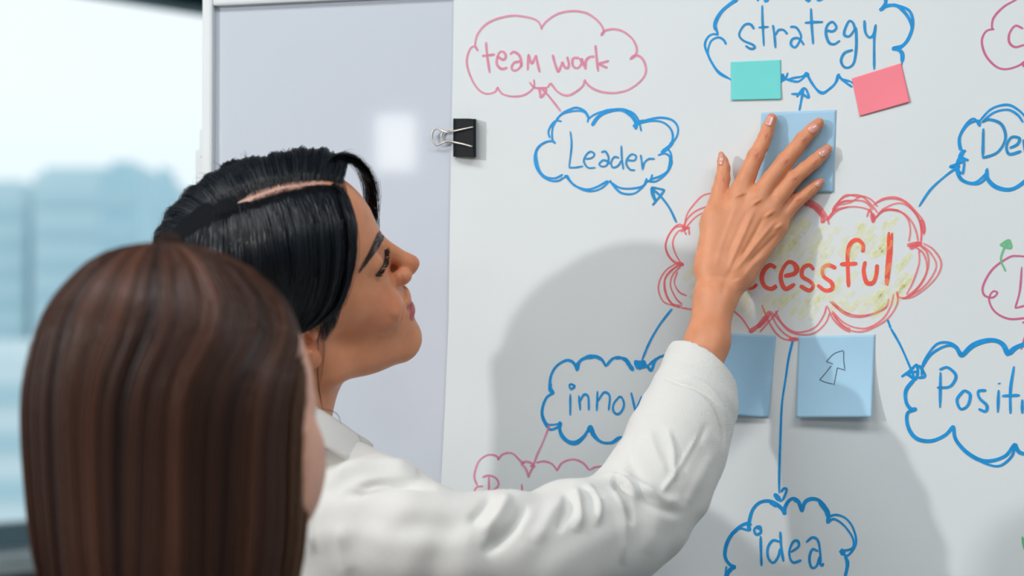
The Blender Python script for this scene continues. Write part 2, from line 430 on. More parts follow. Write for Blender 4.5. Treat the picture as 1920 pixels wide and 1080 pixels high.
def ribbon(P2,w,lift):
    P2=np.asarray(P2,float); P=crom(P2,7)
    keep=np.r_[True,np.linalg.norm(np.diff(P,axis=0),axis=1)>.15]; P=P[keep]
    n=len(P)
    if n<2: return None
    ph=random.random()*6
    W=np.array([on_paper(x,y,lift) for x,y in P])
    T=np.gradient(W,axis=0); T[:,1]=0; T/=np.linalg.norm(T,axis=1)[:,None]+1e-12
    N=np.stack([-T[:,2],np.zeros(n),T[:,0]],1)
    s=np.arange(n)/max(n-1,1); ends=np.minimum(1,.55+np.minimum(s,1-s)*n*.35)
    hw=w/1880/2*ends*(1+.10*np.sin(s*9+ph))
    V=np.concatenate([W+N*hw[:,None],W-N*hw[:,None]]); Fs=[(i,i+1,n+i+1,n+i) for i in range(n-1)]
    Vc=[];
    return V,[f[::-1] for f in Fs]
def ink(name,m,strokes,label=None,parent=None,base=.00030):
    """strokes: (ox, oy, scale, width in photo pixels, points in a magnified crop)"""
    parts=[]
    for ox,oy,sc,w,pts in strokes:
        if isinstance(pts,str): pts=[tuple(float(v) for v in q.split(',')) for q in pts.split()]
        P=[(ox+x/sc,oy+y/sc) for x,y in pts]
        _layer[0]+=1
        r=ribbon(P,w,base+(_layer[0]%60)*.000006)
        if r: parts.append(r)
    V,Fs=join(parts)
    return mesh_obj(name,V,Fs,m,parent or paper,False,label=label)
m_blue=mat('blue_marker',lin(0,154,226),.5,alpha=.94,noise=(150,.12))
m_blue2=mat('thin_blue_marker',lin(4,148,212),.5,alpha=.90,noise=(150,.12))
m_pink=mat('pink_marker',lin(240,140,172),.5,alpha=.68,noise=(150,.08))
m_pink2=mat('dark_pink_marker',lin(222,104,146),.5,alpha=.8,noise=(150,.08))
m_red=mat('red_marker',lin(255,112,118),.5,alpha=.62,noise=(150,.10))
m_redt=mat('orange_red_marker',lin(255,96,76),.5,alpha=.88,noise=(150,.10))
m_green=mat('green_marker',lin(120,205,150),.5,alpha=.8)
m_yel=mat('yellow_crayon',lin(255,250,160),.8,alpha=.17,noise=(260,.2))
m_pencil=mat('pencil_line',lin(96,112,124),.6,alpha=.8)
A=(860,0,5.143); B=(980,180,4.319); Cc=(1310,0,5.142); D=(1500,0,5.142); E5=(1700,0,2.7)
FF=(1220,340,3.377); GG=(1390,340,3.375); HH=(1560,340,3.374); II=(990,560,3.724); JJ=(860,780,6.0); KK=(1340,880,5.4); LL=(1360,600,4.91); MM=(1670,420,2.25)
def S(c,w,*ls): return [(c[0],c[1],c[2],w,l) for l in ls]
# yellow crayon first (lowest)
poly=[(1288,440),(1320,402),(1400,385),(1490,385),(1545,425),(1600,398),(1640,415),(1700,400),(1712,460),(1728,500),(1700,560),(1640,598),(1560,588),(1500,612),(1440,585),(1395,598),(1330,600),(1285,560),(1275,530),(1290,480)]
def inside(x,y):
    c=False
    for k in range(len(poly)):
        x1,y1=poly[k]; x2,y2=poly[k-1]
        if (y1>y)!=(y2>y) and x<(x2-x1)*(y-y1)/(y2-y1)+x1: c=not c
    return c
hs=[]
for k in range(420):
    cx,cy=random.uniform(1270,1740),random.uniform(385,612); L=random.uniform(14,42); an=math.radians(random.uniform(44,60))
    p=[(cx-L*math.cos(an)*t,cy+L*math.sin(an)*t) for t in (-.5,0,.5)]
    if all(inside(*q) for q in p) and not (1420<cx<1680 and 480<cy<545 and random.random()<.65): hs.append((0,0,1,random.uniform(6,13),p))
ink('crayon_shading',m_yel,hs,'pale yellow crayon shading inside the red cloud',base=.00012)
ink('cloud_outline',m_pink,S(A,4,"185,490 160,450 160,400 185,320 260,235 370,180 520,150 660,165 750,195 790,245 798,285","798,265 850,200 960,130 1100,105 1230,125 1330,190 1385,260 1395,310 1370,345","1370,335 1410,295 1500,280 1590,305 1670,370 1710,440 1715,500 1690,545 1650,570","1650,570 1690,535 1740,540 1785,590 1805,670 1785,740 1720,810 1620,870 1500,895 1380,885 1290,850 1235,805 1212,765","1212,770 1200,820 1150,870 1070,915 1010,915 950,880 905,825 885,800","885,800 850,845 780,850 725,840 680,790","725,765 728,830 690,880 620,920 520,930 430,910 390,870 372,835","372,845 350,885 280,905 210,880 150,810 100,700 78,600 90,520 120,460 160,450 185,490"),'thin pink cloud outline around "team work"')
ink('handwriting',m_pink,S(A,5,"262,405 275,540 300,705","225,540 290,532 350,525","365,540 430,575 455,540 430,500 390,510 365,590 380,640 420,665 470,650","495,525 530,500 580,530 603,590 590,650 540,682 510,655 535,605 600,590","603,590 606,650","665,680 672,520","672,520 705,610 745,530","745,530 762,620 782,700","905,525 930,620 960,700","960,700 985,640 1000,595","1000,595 1020,645 1050,655 1062,620 1045,545","1165,560 1110,560 1095,600 1110,645 1150,655 1185,610 1170,560","1185,560 1205,620 1228,670","1225,650 1225,590 1260,550 1310,545","1318,435 1330,560 1345,690","1450,585 1345,615","1345,615 1435,655"),'pink handwriting "team work"')
ink('drawn_arrow',m_pink,S(A,4,"985,1075 920,990 850,905 800,855")+S(A,5,"770,850 850,850","775,850 785,900 790,945","790,945 825,905 850,860"),'small pink arrow from the "Leader" cloud to "team work"')
ink('cloud_outline',m_blue,S(B,3.8,"265,385 240,350 240,270 265,210 320,140 390,105 440,95 500,120 530,165 525,215","220,340 208,290 235,230 270,200 315,205","270,190 330,140 430,120 500,130 535,180","530,185 580,150 650,125 780,110 880,130 935,190 960,285","940,220 1020,190 1120,175 1210,195 1255,250 1250,320 1210,380 1150,430 1120,460","960,215 1050,200 1140,215 1200,270 1215,340 1190,410 1140,440","1120,455 1170,430 1200,470 1200,540 1170,610 1110,650 1050,670 1010,690 1000,665","1095,480 1150,465 1195,500 1190,580 1150,640 1080,690 1010,690","1050,635 1035,680","1005,665 980,725 920,780 860,795 790,780 730,720 705,680","1010,690 960,735 860,750 780,740 700,690","700,690 640,745 560,770 480,755 400,705 360,640","360,640 330,665","690,685 600,735 520,755 430,730 385,690 340,640","330,660 290,685 230,685 160,650 110,580 95,500 120,420 180,375 240,365 265,385","325,635 260,665 190,655 140,610 115,530 110,450 150,395 200,370")+S(B,6.5,"560,240 610,170 680,130 790,110 870,150 915,210 915,270","640,135 700,118 800,110 860,130","895,250 940,215 1000,200","1195,480 1198,540 1180,600","1215,370 1180,415 1130,450"),'blue cloud outline around "Leader"')
ink('handwriting',m_blue2,S(B,3.6,"385,285 395,400 375,580","375,580 430,578 490,568","510,510 560,500 580,470 550,450 515,475 495,530 530,580 590,580","635,455 670,450 695,500 680,560 640,570 620,550 650,520 690,530 705,550","780,500 740,495 715,540 730,578 770,565 800,520","798,400 802,500 815,595","850,520 905,520 917,485 880,472 845,510 840,555 870,595 910,600","955,475 965,540 972,600","972,590 985,540 1020,510 1070,508"),'thin blue handwriting "Leader"')
ink('drawn_arrow',m_blue2,S(B,4,"1245,1025 1190,910 1120,815 1060,760 1040,740","1050,885 1100,825 1150,760","1150,760 1040,737")+S(B,6.5,"1042,740 1055,800 1075,850"),'blue arrow pointing up to the "Leader" cloud')
ink('cloud_outline',m_blue,S(Cc,6.5,"375,-10 300,40 220,110 170,190 155,250 165,290")+S(Cc,4,"370,0 250,75 180,170 160,240 185,335","190,335 130,330 80,370 60,440 90,530 140,630 200,710 300,760","265,430 240,385 190,360 130,385 100,440 90,520 130,610 190,690 305,765","565,-10 575,10","1140,-10 1155,10","795,795 800,750 810,710","810,710 830,760 845,740 860,700","830,760 900,780 960,785 1010,750 1045,700","850,770 920,750 1000,735 1045,695","300,762 400,805 600,840 760,805 800,785","375,-12 460,-32 572,-10","572,-10 610,-30 642,-10","655,18 700,-25 850,-45 1000,-30 1046,14","1066,-18 1140,-12","1155,10 1250,-30 1500,-60 1700,-50 1802,-15")+S(Cc,7,"640,-10 655,20","1045,15 1060,0 1070,-20","1020,735 1048,700","800,780 830,750")+S(D,4,"65,700 100,780 160,860 220,890 280,860 340,800 365,715","70,720 150,850 215,900 290,850 355,780 370,710","370,710 400,760 490,785","365,720 420,780 505,840","488,785 560,825 700,835 860,785 950,690 985,598")+S(D,7,"825,-15 825,30 800,75 765,100","885,465 950,480 985,520 985,600","65,700 75,740")+S(D,5.5,"800,70 870,50 960,60 1050,100 1085,180 1080,280 1040,380 990,440 940,480","830,60 920,50 1000,110 1060,200 1075,300 1000,430 890,465"),'blue cloud outline around "strategy"')
ink('handwriting',m_blue2,S(Cc,4.2,"535,280 500,235 450,235 410,280 390,340 430,390 520,430 540,460 500,470 450,440","612,50 615,200 628,445","575,265 675,258","715,240 730,340 740,465","738,340 770,290 820,290 855,330","880,258 940,265 985,340 970,400 930,455 890,430 900,380 950,365 985,390 1015,435")+S(D,4.6,"105,80 112,240 126,425","45,220 130,213 222,212","260,295 320,300 350,260 310,210 260,250 250,330 280,410 330,425 385,390","530,280 510,220 470,205 430,290 430,340 480,345 540,262","540,262 542,450 520,600 470,650 420,640 395,580 430,510 510,480","620,195 630,310 670,360 710,330 730,235","730,235 715,380 715,670"),'blue handwriting "strategy"')
ink('drawn_arrow',m_blue,S(Cc,4,"970,1065 990,960 1010,850","890,905 1000,905","1000,905 1060,940 1040,870 1010,850 975,890 945,935"),'small blue arrow below the "strategy" cloud')
ink('cloud_outline',m_blue,S(E5,4,"370,640 365,610 310,630 270,690 275,750 290,770","370,640 340,600 300,630 265,700 268,760","370,610 430,550 510,530 570,560 620,615","380,620 440,570 510,555 560,580 590,620","300,765 280,765 262,800","270,800 310,812 265,790","262,800 250,850 265,900 300,925 360,930 400,900 408,850","290,770 262,830 275,900 340,925 400,880 408,855")+S(E5,7,"405,855 410,905 450,945 510,960 560,945 620,900"),'blue cloud outline around "De..." at the right edge of the frame')
ink('handwriting',m_blue2,S(E5,5,"388,650 385,800","385,800 460,770 500,700 480,630 420,605 380,618","520,750 560,730 570,700 530,695 505,740 520,780 580,765","590,705 605,770 625,700"),'blue handwriting beginning "Dev"')
ink('drawn_arrow',m_blue,S(E5,4,"62,1045 120,960 190,895 250,850")+S(E5,4.5,"215,845 240,835 265,825","265,825 290,820 285,870 278,880","278,880 240,850 215,845","240,835 250,850 270,840"),'blue arrow rising from the red cloud to the "Dev" cloud')
ink('cloud_outline',m_pink2,S(E5,3.8,"560,-5 490,35 440,90 432,140 442,150","440,145 400,160 380,210 400,280 450,335 500,350 560,335 600,310","594,310 588,325 605,348"),'thin pink cloud outline cut off by the upper right edge of the frame')
ink('handwriting',m_pink2,S(E5,4,"590,145 550,130 520,170 520,215 550,238 600,225"),'pink handwritten letter "c" at the upper right edge')
ink('cloud_outline',m_red,S(FF,3.2,"400,72 330,90 270,150 230,210 210,290","400,145 290,185 230,240 210,300","395,172 300,215 250,260 215,310","215,280 170,275 120,330 95,400 110,470 160,520 210,530","240,290 160,290 110,350 95,420 130,490 190,525","220,300 170,320 140,380 150,440 180,500 205,530","190,320 250,290","200,280 225,340","245,340 240,290","160,520 100,560 60,620 50,690 80,760 140,785 190,800","200,530 130,560 90,620 90,700 130,770 200,790","190,540 140,590 125,660 160,740 200,780","180,520 100,600 90,660 110,740 150,790","170,570 150,640 180,700 230,725","190,800 300,810 420,760 560,850 640,960")+S(FF,7,"200,285 225,300","170,515 210,530")+S(GG,3.2,"440,120 500,160 540,220 555,275","510,260 560,220 600,150 640,100 680,85 750,100","545,250 600,190 675,160","540,240 590,180 640,130 690,120","560,760 620,810 690,842","545,790 580,870 640,930 690,955","570,830 640,910 690,935","540,785 520,850 470,920 400,950 330,950 260,900 215,820","560,830 530,900 460,960 380,970 300,945 240,880 185,820","130,780 170,880 220,960 280,1000 350,1000","180,830 240,930 300,980 360,1000","235,815 190,870 115,955","120,60 240,90 380,110 440,130")+S(GG,8,"400,150 440,145 480,180 510,220 515,265","430,150 480,170 530,235","160,850 110,910 50,955","180,820 150,880 100,925","300,1000 360,998")+S(HH,3.2,"0,190 50,170 140,160 220,175 255,210 260,265","0,180 60,110 130,85 190,95 250,150 290,200","10,160 60,130 140,120 210,130 260,180","40,150 120,130 180,95 240,110 290,160","220,225 240,175 265,235 310,190","260,150 320,110 400,100 470,130 530,190 580,260 580,340","270,140 350,110 440,120 510,180 560,270 565,380","300,190 370,180 450,200 500,250 530,310 545,380","290,205 350,175 430,190 480,240 495,310 485,380","310,180 400,140 470,150 540,220 565,310 560,390","260,240 330,185 420,180","575,390 640,430 690,510 670,590 600,670 510,730 440,740","560,400 620,450 660,530 620,620 550,690 450,740","550,400 600,450 610,530 580,620 530,690 480,735","520,410 580,460 600,560 550,660 470,730","550,430 550,520 510,640 470,715","410,695 420,730 470,740","415,710 410,780 350,870 270,920 190,950 110,940 50,900 0,830","390,710 370,790 320,870 230,925 150,925 70,890 0,820","360,740 340,800 260,840 170,860 80,840 0,770","350,790 280,830 180,850 90,830 0,760")+S(HH,9,"475,405 570,392","490,425 560,388","255,200 262,260","565,240 582,330"),'large red scribbled cloud outline around "Successful"')
ink('handwriting',m_redt,S((0,0,1),7,"1344,502 1328,494 1320,508 1336,525 1340,543 1318,547","1356,520 1357,545 1370,548 1378,520 1380,550")+S(GG,6,"35,675 70,675 100,650")+S(GG,8,"220,548 180,530 140,570 130,620 150,665 190,680 225,660")+S(GG,7.5,"270,600 340,580 340,530 300,510 260,560 250,620 280,680 340,650")+S(GG,3.5,"300,592 350,580 362,545 330,510 290,520")+S(GG,7,"460,560 430,530 390,550 385,600 430,630 455,660 430,690 370,660","600,550 550,530 515,550 520,600 570,640 575,680 530,690 480,655")+S(HH,7.5,"195,450 195,400 160,370 120,390 100,450 100,560 105,670","50,525 160,520","210,505 200,570 220,640 260,640 280,590 285,525")+S(HH,5.5,"380,325 370,480 350,660","360,320 352,480 340,655"),'bold orange red handwriting "Successful" half covered by the hand')
ink('cloud_outline',m_blue,S(II,5.2,"180,655 155,620 160,540 200,470 270,430 320,450 345,505","335,465 380,420 450,400 510,420 545,475","345,500 370,430 460,405 520,430","545,470 590,420 640,410 690,440 735,505","610,415 680,420 725,480","830,465 860,500 890,430 940,400 1010,400 1060,440 1090,500","840,465 900,415","185,655 130,690 100,770 105,840 150,910 200,900 235,865","230,865 225,920 270,985 330,1000 390,960 435,890","435,890 450,950 510,1000 580,1005 640,970 720,985 800,960")+S(II,3.6,"160,660 110,720 100,800 130,870 170,880 230,870","210,880 230,960 290,1010 350,1010 410,950","445,910 500,990 580,1010 640,975")+S(II,8,"155,590 155,630 175,658","205,885 235,865","420,930 437,895 455,940","690,440 735,500","400,408 470,402"),'blue cloud outline around "innov" beside the white sleeve')
ink('handwriting',m_blue,S(II,4.2,"285,610 300,597 325,610 305,630 285,612","295,665 295,815","355,675 365,780","360,720 390,670 420,685 425,780","485,645 480,785","485,720 530,655 570,680 563,780","640,680 600,730 595,780 620,805 650,790 670,740 655,690 630,685","720,655 735,720 750,790","750,790 795,680","870,690 830,700 820,750 850,770 880,730","880,690 885,780","920,640 930,780","900,690 950,690"),'blue handwriting "innov..." running behind the sleeve')
ink('drawn_arrow',m_blue,S(II,4,"1005,70 920,180 850,300 795,430")+S(II,6,"740,440 780,442 820,440","820,440 800,470 770,490","770,490 750,450 800,480","770,460 800,450","800,480 840,465"),'blue arrow pointing down to the "innov" cloud')
ink('drawn_arrow',m_pink,S(JJ,3.6,"1020,100 1000,160 940,310 880,440 840,560")+S(JJ,4,"700,530 750,510 800,520 850,545","700,530 760,600 785,690","785,690 800,640 850,550")+S(JJ,9,"815,580 850,545"),'pink arrow down to the lower left pink cloud')
ink('cloud_outline',m_pink,S(JJ,4,"275,790 200,795","210,780 180,710 180,640 220,520 290,455 360,435 430,455 450,500","445,490 490,435 560,415 620,430 690,500 740,540","870,525 960,510 1050,540 1115,620","1110,610 1150,540 1220,500 1310,490 1400,530 1470,610","1470,610 1540,575 1650,565","210,790 180,850 230,950 330,1010 500,1030 700,1020 900,1030"),'thin pink cloud outline just above the white sleeve')
ink('handwriting',m_pink,S(JJ,4,"340,680 340,860","265,690 340,670 420,700 450,770 400,830 340,840","710,765 715,880","560,830 500,850 500,900 560,900"),'pink handwriting partly hidden by the white sleeve')
ink('cloud_outline',m_blue,S(KK,6.5,"355,625 345,560 380,420 450,340 540,320 620,350 680,400 710,460","350,540 270,570 180,650 120,760 105,880 150,960 215,990","710,460 710,390 750,320 800,295 850,330 885,430","885,430 910,340 970,300 1050,310 1110,370 1150,440 1145,550","1320,870 1345,960 1320,1090","215,990 150,1020 120,1110")+S(KK,4,"355,625 260,600 190,650","345,545 375,565","800,310 860,350 885,430","1150,480 1230,460 1320,490 1390,570 1430,690 1420,780 1350,870 1290,850","1145,545 1190,505 1250,520 1330,590 1400,700 1400,790 1330,820 1275,810","120,980 105,1100","105,1080 160,1030 200,985")+S(KK,9,"1060,320 1120,400 1155,480","560,330 640,370","1275,815 1310,865"),'blue cloud outline around "idea"')
ink('handwriting',m_blue,S(KK,4.6,"440,570 400,610 420,660 465,640 460,580 430,590 470,610","465,675 468,820 475,980","660,735 590,720 540,790 540,890 590,945 640,890 665,800","663,630 675,800 697,935","770,840 850,780 840,725 790,740 755,850 790,940 880,920","925,740 990,690 1050,730 1072,900 1065,960","1050,830 990,810 960,900 980,990 1030,980 1065,880","1065,950 1085,972 1105,950"),'blue handwriting "idea"')
ink('drawn_arrow',m_blue,[(0,0,1,4,"1487,637 1479,670 1473,710 1466,760 1463,830 1461,890 1461,925")]+S(KK,4.5,"600,245 630,275 650,320","690,310 730,210 700,195 670,230","650,320 690,310")+S(KK,9,"605,250 640,290 655,315"),'long blue arrow from the red cloud down to the "idea" cloud')
ink('cloud_outline',m_blue,S(MM,4.4,"130,640 140,580 190,510 240,500 280,520 297,560","130,610 170,550 230,515 270,520 295,560","330,970 400,1010 460,1020 510,980 525,930")+S(MM,6.5,"100,655 65,700 65,750 85,780 110,780","110,780 70,800 75,860 110,905 170,915 230,890 265,850","265,850 275,910 330,970 400,1000 480,980 525,925","525,925 540,960 575,970 620,960","285,530 300,560")+S(MM,8.5,"297,560 350,510 420,490 470,505 497,555","497,550 530,520 590,500"),'blue cloud outline around "Positi..." at the right edge')
ink('handwriting',m_blue,S(MM,5,"210,625 208,775","205,615 240,605 275,640 250,685 195,690","310,700 280,740 295,780 325,765 335,720 310,700","403,702 370,705 375,735 405,765 400,790 370,780","455,700 452,795","457,670 458,675","520,600 505,700 505,800","470,725 545,722","555,740 555,800","575,740 590,800 605,740"),'blue handwriting "Positiv" cut by the right edge')
ink('drawn_arrow',m_blue,S(MM,4,"0,440 40,510 80,600 100,650","-13,403 0,440")+S(MM,5,"45,645 80,620 110,590","110,590 115,625 105,660","105,660 80,640 60,630","60,630 115,622","115,650 145,640 120,595"),'blue arrow pointing down to the "Positiv" cloud')
ink('cloud_outline',m_pink2,S(MM,3.6,"575,138 540,135 500,140 430,190 390,260 395,300 430,310 450,290 430,285 415,320 440,370 500,400 580,395"),'thin pink loop outline at the right edge above "Positiv"')
ink('handwriting',m_pink2,S(MM,3.6,"553,180 545,280 525,355","525,355 575,342","555,415 575,415","575,460 565,480 550,530"),'pink handwritten letter "L" in the pink loop at the right edge')
ink('drawn_arrow',m_green,S(MM,3.8,"485,200 465,150 480,100 495,80")+S(MM,5,"460,90 500,65","500,65 507,100 465,90","485,75 498,92"),'small pale green arrow above the pink loop')
ink('drawn_arrow',m_green,[(0,0,1,5,"1917,1006 1921,1030")],'green marker tip at the lower right edge')

# ================================================================== sticky notes
def sticky(name,corners,col,label,lift_bottom=.004,parent=None,curl=0.0,rest=None):
    """corners: TL, TR, BR, BL in photo pixels on the paper; the lower edge stands off it"""
    c=[np.array(q,float) for q in corners]; n=30; V=[]
    for i in range(n+1):
        v=i/n
        for j in range(n+1):
            u=j/n; p=(c[0]*(1-u)+c[1]*u)*(1-v)+(c[3]*(1-u)+c[2]*u)*v
            lift=.0005+lift_bottom*v**2.2*(1+curl*(u-.5)*2)
            V.append(on_paper(p[0],p[1],lift))
    Fs=np.array([(i*(n+1)+j,(i+1)*(n+1)+j,(i+1)*(n+1)+j+1,i*(n+1)+j+1) for i in range(n) for j in range(n)])
    o=mesh_obj(name,V,Fs,mat(label.split()[0]+'_note_paper',col,.65,.3,noise=(30,.015)),smooth=False)
    s=o.modifiers.new('thick','SOLIDIFY'); s.thickness=.0002; s.offset=1
    return tag(o,label,'sticky note','sticky notes on the paper sheet')
sticky('sticky_note',[(1370,116),(1464,112),(1465,186),(1371,188)],lin(120,222,218),'mint green small sticky note below the word "strategy"',.001)
sticky('sticky_note.001',[(1597,147),(1690,118),(1706,191),(1612,218)],lin(255,138,152),'coral pink small sticky note tilted at the end of "strategy"',.001,curl=.3)
sticky('sticky_note.002',[(1428,211),(1568,206),(1562,360),(1418,364)],lin(168,208,234),'blue square sticky note held flat under the fingers',.0012)
sticky('sticky_note.003',[(1330,624),(1455,629),(1441,783),(1335,776)],lin(160,202,230),'blue sticky note half hidden behind the forearm and cuff',.006,curl=-.3)
n5=sticky('sticky_note.004',[(1497,630),(1641,627),(1634,782),(1493,783)],lin(172,212,236),'blue square sticky note with a pencilled arrow, below the red cloud',.010,curl=.25)
pa=[]
for l in ("1085,280 1000,310 930,380","930,380 990,405","975,420 920,490 867,550","867,550 930,575 990,590","1000,600 1015,520 1030,440","1030,440 1105,462","1100,450 1090,380 1088,285"):
    P=[tuple(float(v) for v in q.split(',')) for q in l.split()]; P=[(1360+x/4.91,600+y/4.91) for x,y in P]
    v0=[max(0,(y-629)/154) for x,y in P]
    P3=crom(np.array([on_paper(x,y,.0005+.010*v**2.2*(1+.25*((x-1495)/146-.5)*2)+.0006) for (x,y),v in zip(P,v0)]),5)
    T=np.gradient(P3,axis=0); T/=np.linalg.norm(T,axis=1)[:,None]; N=np.stack([-T[:,2],0*T[:,0],T[:,0]],1)*.00045; k=len(P3)
    pa.append((np.concatenate([P3+N,P3-N]),[(i,k+i,k+i+1,i+1) for i in range(k-1)]))
V,Fs=join(pa); mesh_obj('pencil_arrow',V,Fs,m_pencil,n5,False,label='grey pencil outline of an arrow')

# ================================================================== binder clip
cc=pix(871,258,-.004); clip=thing('binder_clip','black binder clip with two bent silver wire handles at the left edge of the paper','clip',cc)
m_blk=mat('black_steel',lin(12,18,22),.6,.25,noise=(40,.1)); m_wire=mat('silver_wire',lin(196,190,182),.3,metal=.85,noise=(40,.05))
def cp(X,Y,d): P=pix(790+X/9,200+Y/9,-d); return P
def slab(pts,th):
    """thin bent plate through rows of points"""
    A=np.array(pts); r,c=A.shape[:2]; V=A.reshape(-1,3); Fs=[(i*c+j,i*c+j+1,(i+1)*c+j+1,(i+1)*c+j) for i in range(r-1) for j in range(c-1)]
    return V,Fs
rows=[]
prof=[(548,.004),(555,.0065),(600,.0085),(800,.0115),(880,.0125),(905,.0105),(912,.0055),(905,.002)]
for Y in (200,360,520,690,845):
    rows.append([cp(x,Y+(8 if x>800 else 0),d) for x,d in prof])
V,Fs=slab(rows,.001); cb=mesh_obj('clip_body',V,Fs,m_blk,clip,False); s=cb.modifiers.new('t','SOLIDIFY'); s.thickness=.0008
s2=cb.modifiers.new('b','BEVEL'); s2.width=.0003; s2.segments=2
def wire(pts,nm,label):
    P=crom(np.array([cp(*p) for p in pts]),6); V,Fs=tube(P,.00095,8); mesh_obj(nm,V,Fs,m_wire,clip,label=label)
wire([(870,345,.0145),(700,380,.0130),(560,410,.0110),(440,430,.0085),(340,400,.0070),(260,370,.0065),(195,420,.0063),(180,510,.0063),(205,600,.0063),(270,650,.0065),(360,610,.0070),(450,580,.0085),(560,600,.0110),(700,630,.0130),(860,675,.0145)],'wire_handle','silver wire handle lying over the clip face')
wire([(560,395,.0035),(440,405,.0030),(380,420,.0030),(340,500,.0030),(380,580,.0030),(450,600,.0030),(560,610,.0035)],'wire_handle','second silver wire handle behind the first')

# ================================================================== people
def ortho(F,U):
    F=np.array(F,float);F/=np.linalg.norm(F);U=np.array(U,float);U-=F*(U@F);U/=np.linalg.norm(U);return F,U,np.cross(F,U)
def frame(F,U): F,U,R=ortho(F,U); return np.stack([S2W(F),S2W(U),S2W(R)],1)
def r2m(px,P): return px*float(proj(np.array(P))[2])/F_PX
def skin_mat(name,c):
    m=mat(name,c,.46,.45,vcol=True,noise=(70,.06),bump=(900,.12,.0006),sss=.10); return m
SK1=np.array(lin(218,146,106)[:3]); SK2=np.array(lin(226,172,148)[:3])
def add_noise(V,s,seed=0):
    from mathutils import noise
    return np.array([noise.noise(Vector((float(v[0])*s+seed,float(v[1])*s,float(v[2])*s))) for v in V])
def polydist(px,py,L):
    L=np.asarray(L,float); best=np.full(len(px),1e9); tt=np.zeros(len(px)); n=len(L)-1
    for i in range(n):
        a,b=L[i],L[i+1]; ab=b-a; t=np.clip(((px-a[0])*ab[0]+(py-a[1])*ab[1])/(ab@ab+1e-9),0,1)
        d=np.hypot(px-a[0]-t*ab[0],py-a[1]-t*ab[1]); m=d<best; best[m]=d[m]; tt[m]=(i+t[m])/n
    return best,tt
def relief(V,Q,feats,ymin=None):
    """raise or sink the surface along traced lines: (points, half width px, height m)"""
    N=vnormals(V,Q); x,y,z=proj(V); face=np.clip(-(N@fwd)*2.0,0,1)
    D=np.zeros(len(V))
    for L,w,h in feats:
        L=np.array([[float(c) for c in q.split(',')] for q in L.split()]) if isinstance(L,str) else np.array(L,float)
        L=crom(L,5)
        m=(x>L[:,0].min()-4*w)&(x<L[:,0].max()+4*w)&(y>L[:,1].min()-4*w)&(y<L[:,1].max()+4*w)&(face>0)
        if not m.any(): continue
        d,t=polydist(x[m],y[m],L)
        D[m]+=h*np.exp(-(d/w)**2)*np.clip(np.minimum(t,1-t)*5,0,1)
    return V+N*(D*face)[:,None]

def build_head(neck_local,h=.0013):
    g=head_grid(neck_local,h); return surface_nets(g,2)
def head_tint(V,base):
    f,u,r=V[:,0]*1000,V[:,1]*1000,np.abs(V[:,2])*1000
    T=np.tile(base,(len(V),1))
    def blend(m,c,s=1.0):
        m=np.clip(m*s,0,1)[:,None]; T[:]=T*(1-m)+np.array(lin(*c)[:3])*m
    ell=lambda c,rad:np.sqrt(((f-c[0])/rad[0])**2+((u-c[1])/rad[1])**2+((r-c[2])/rad[2])**2)
    blend(1-ell((66,-14,42),(34,26,26)),(226,134,108),.55)
    blend(1-ell((112,-8,0),(20,14,16)),(218,120,92),.6)
    blend(1-ell((0,0,78),(26,40,16)),(214,128,96),.6)
    lip=((ell((97,-39.5,0),(13,3.6,24))<1))|(ell((97,-50.5,0),(14,9.0,22))<1)
    blend((lip&(f>80)).astype(float),(186,84,94),.85)
    lip_seam=(ell((100,-43.5,0),(16,2.0,20))<1)&(f>88)
    blend(lip_seam.astype(float),(120,40,44),.8)  # darker red along the line between the lips
    blend(1-ell((84,18,31),(14,7,17)),(180,112,90),.6)  # lid shadow painted into the skin colour
    return T

# ------------------------------------------------------------------ first person: black hair, white shirt
P1loc=pix(520,1080,-.27); P1loc[2]=0
p1=thing('person','person with black hair and loose white shirt, pressing a blue note to the board','person',P1loc)
M1=frame((.93903,.33898,-.05751),(-.26442,.81890,.50939)); O1=pixd(551.8,556.8,1.7469)
nb1=M1.T@(pixd(487,865,1.75)-O1)
Vh,Qh=build_head(nb1,.0012); TH=head_tint(Vh,SK1)
_m=(np.clip((Vh[:,1]*1000-80)/15,0,1)*np.clip((66-Vh[:,0]*1000)/10,0,1))[:,None]; TH=TH*(1-_m)+np.array(lin(198,152,136)[:3])*_m; Wh=O1+Vh@M1.T
# smile crease, eyelid crease
Wh=relief(Wh,Qh,[("746,520 757,540 760,562 754,590 749,618",3.2,-.0014),("728,530 742,552 744,580 738,600",10,.0028),("762,528 768,548 764,568 756,590",.1,0),("722,463 723,475 718,490 708,506",2.0,-.0007),("750,510 753,520 757,528 762,532",2.5,-.0008)])
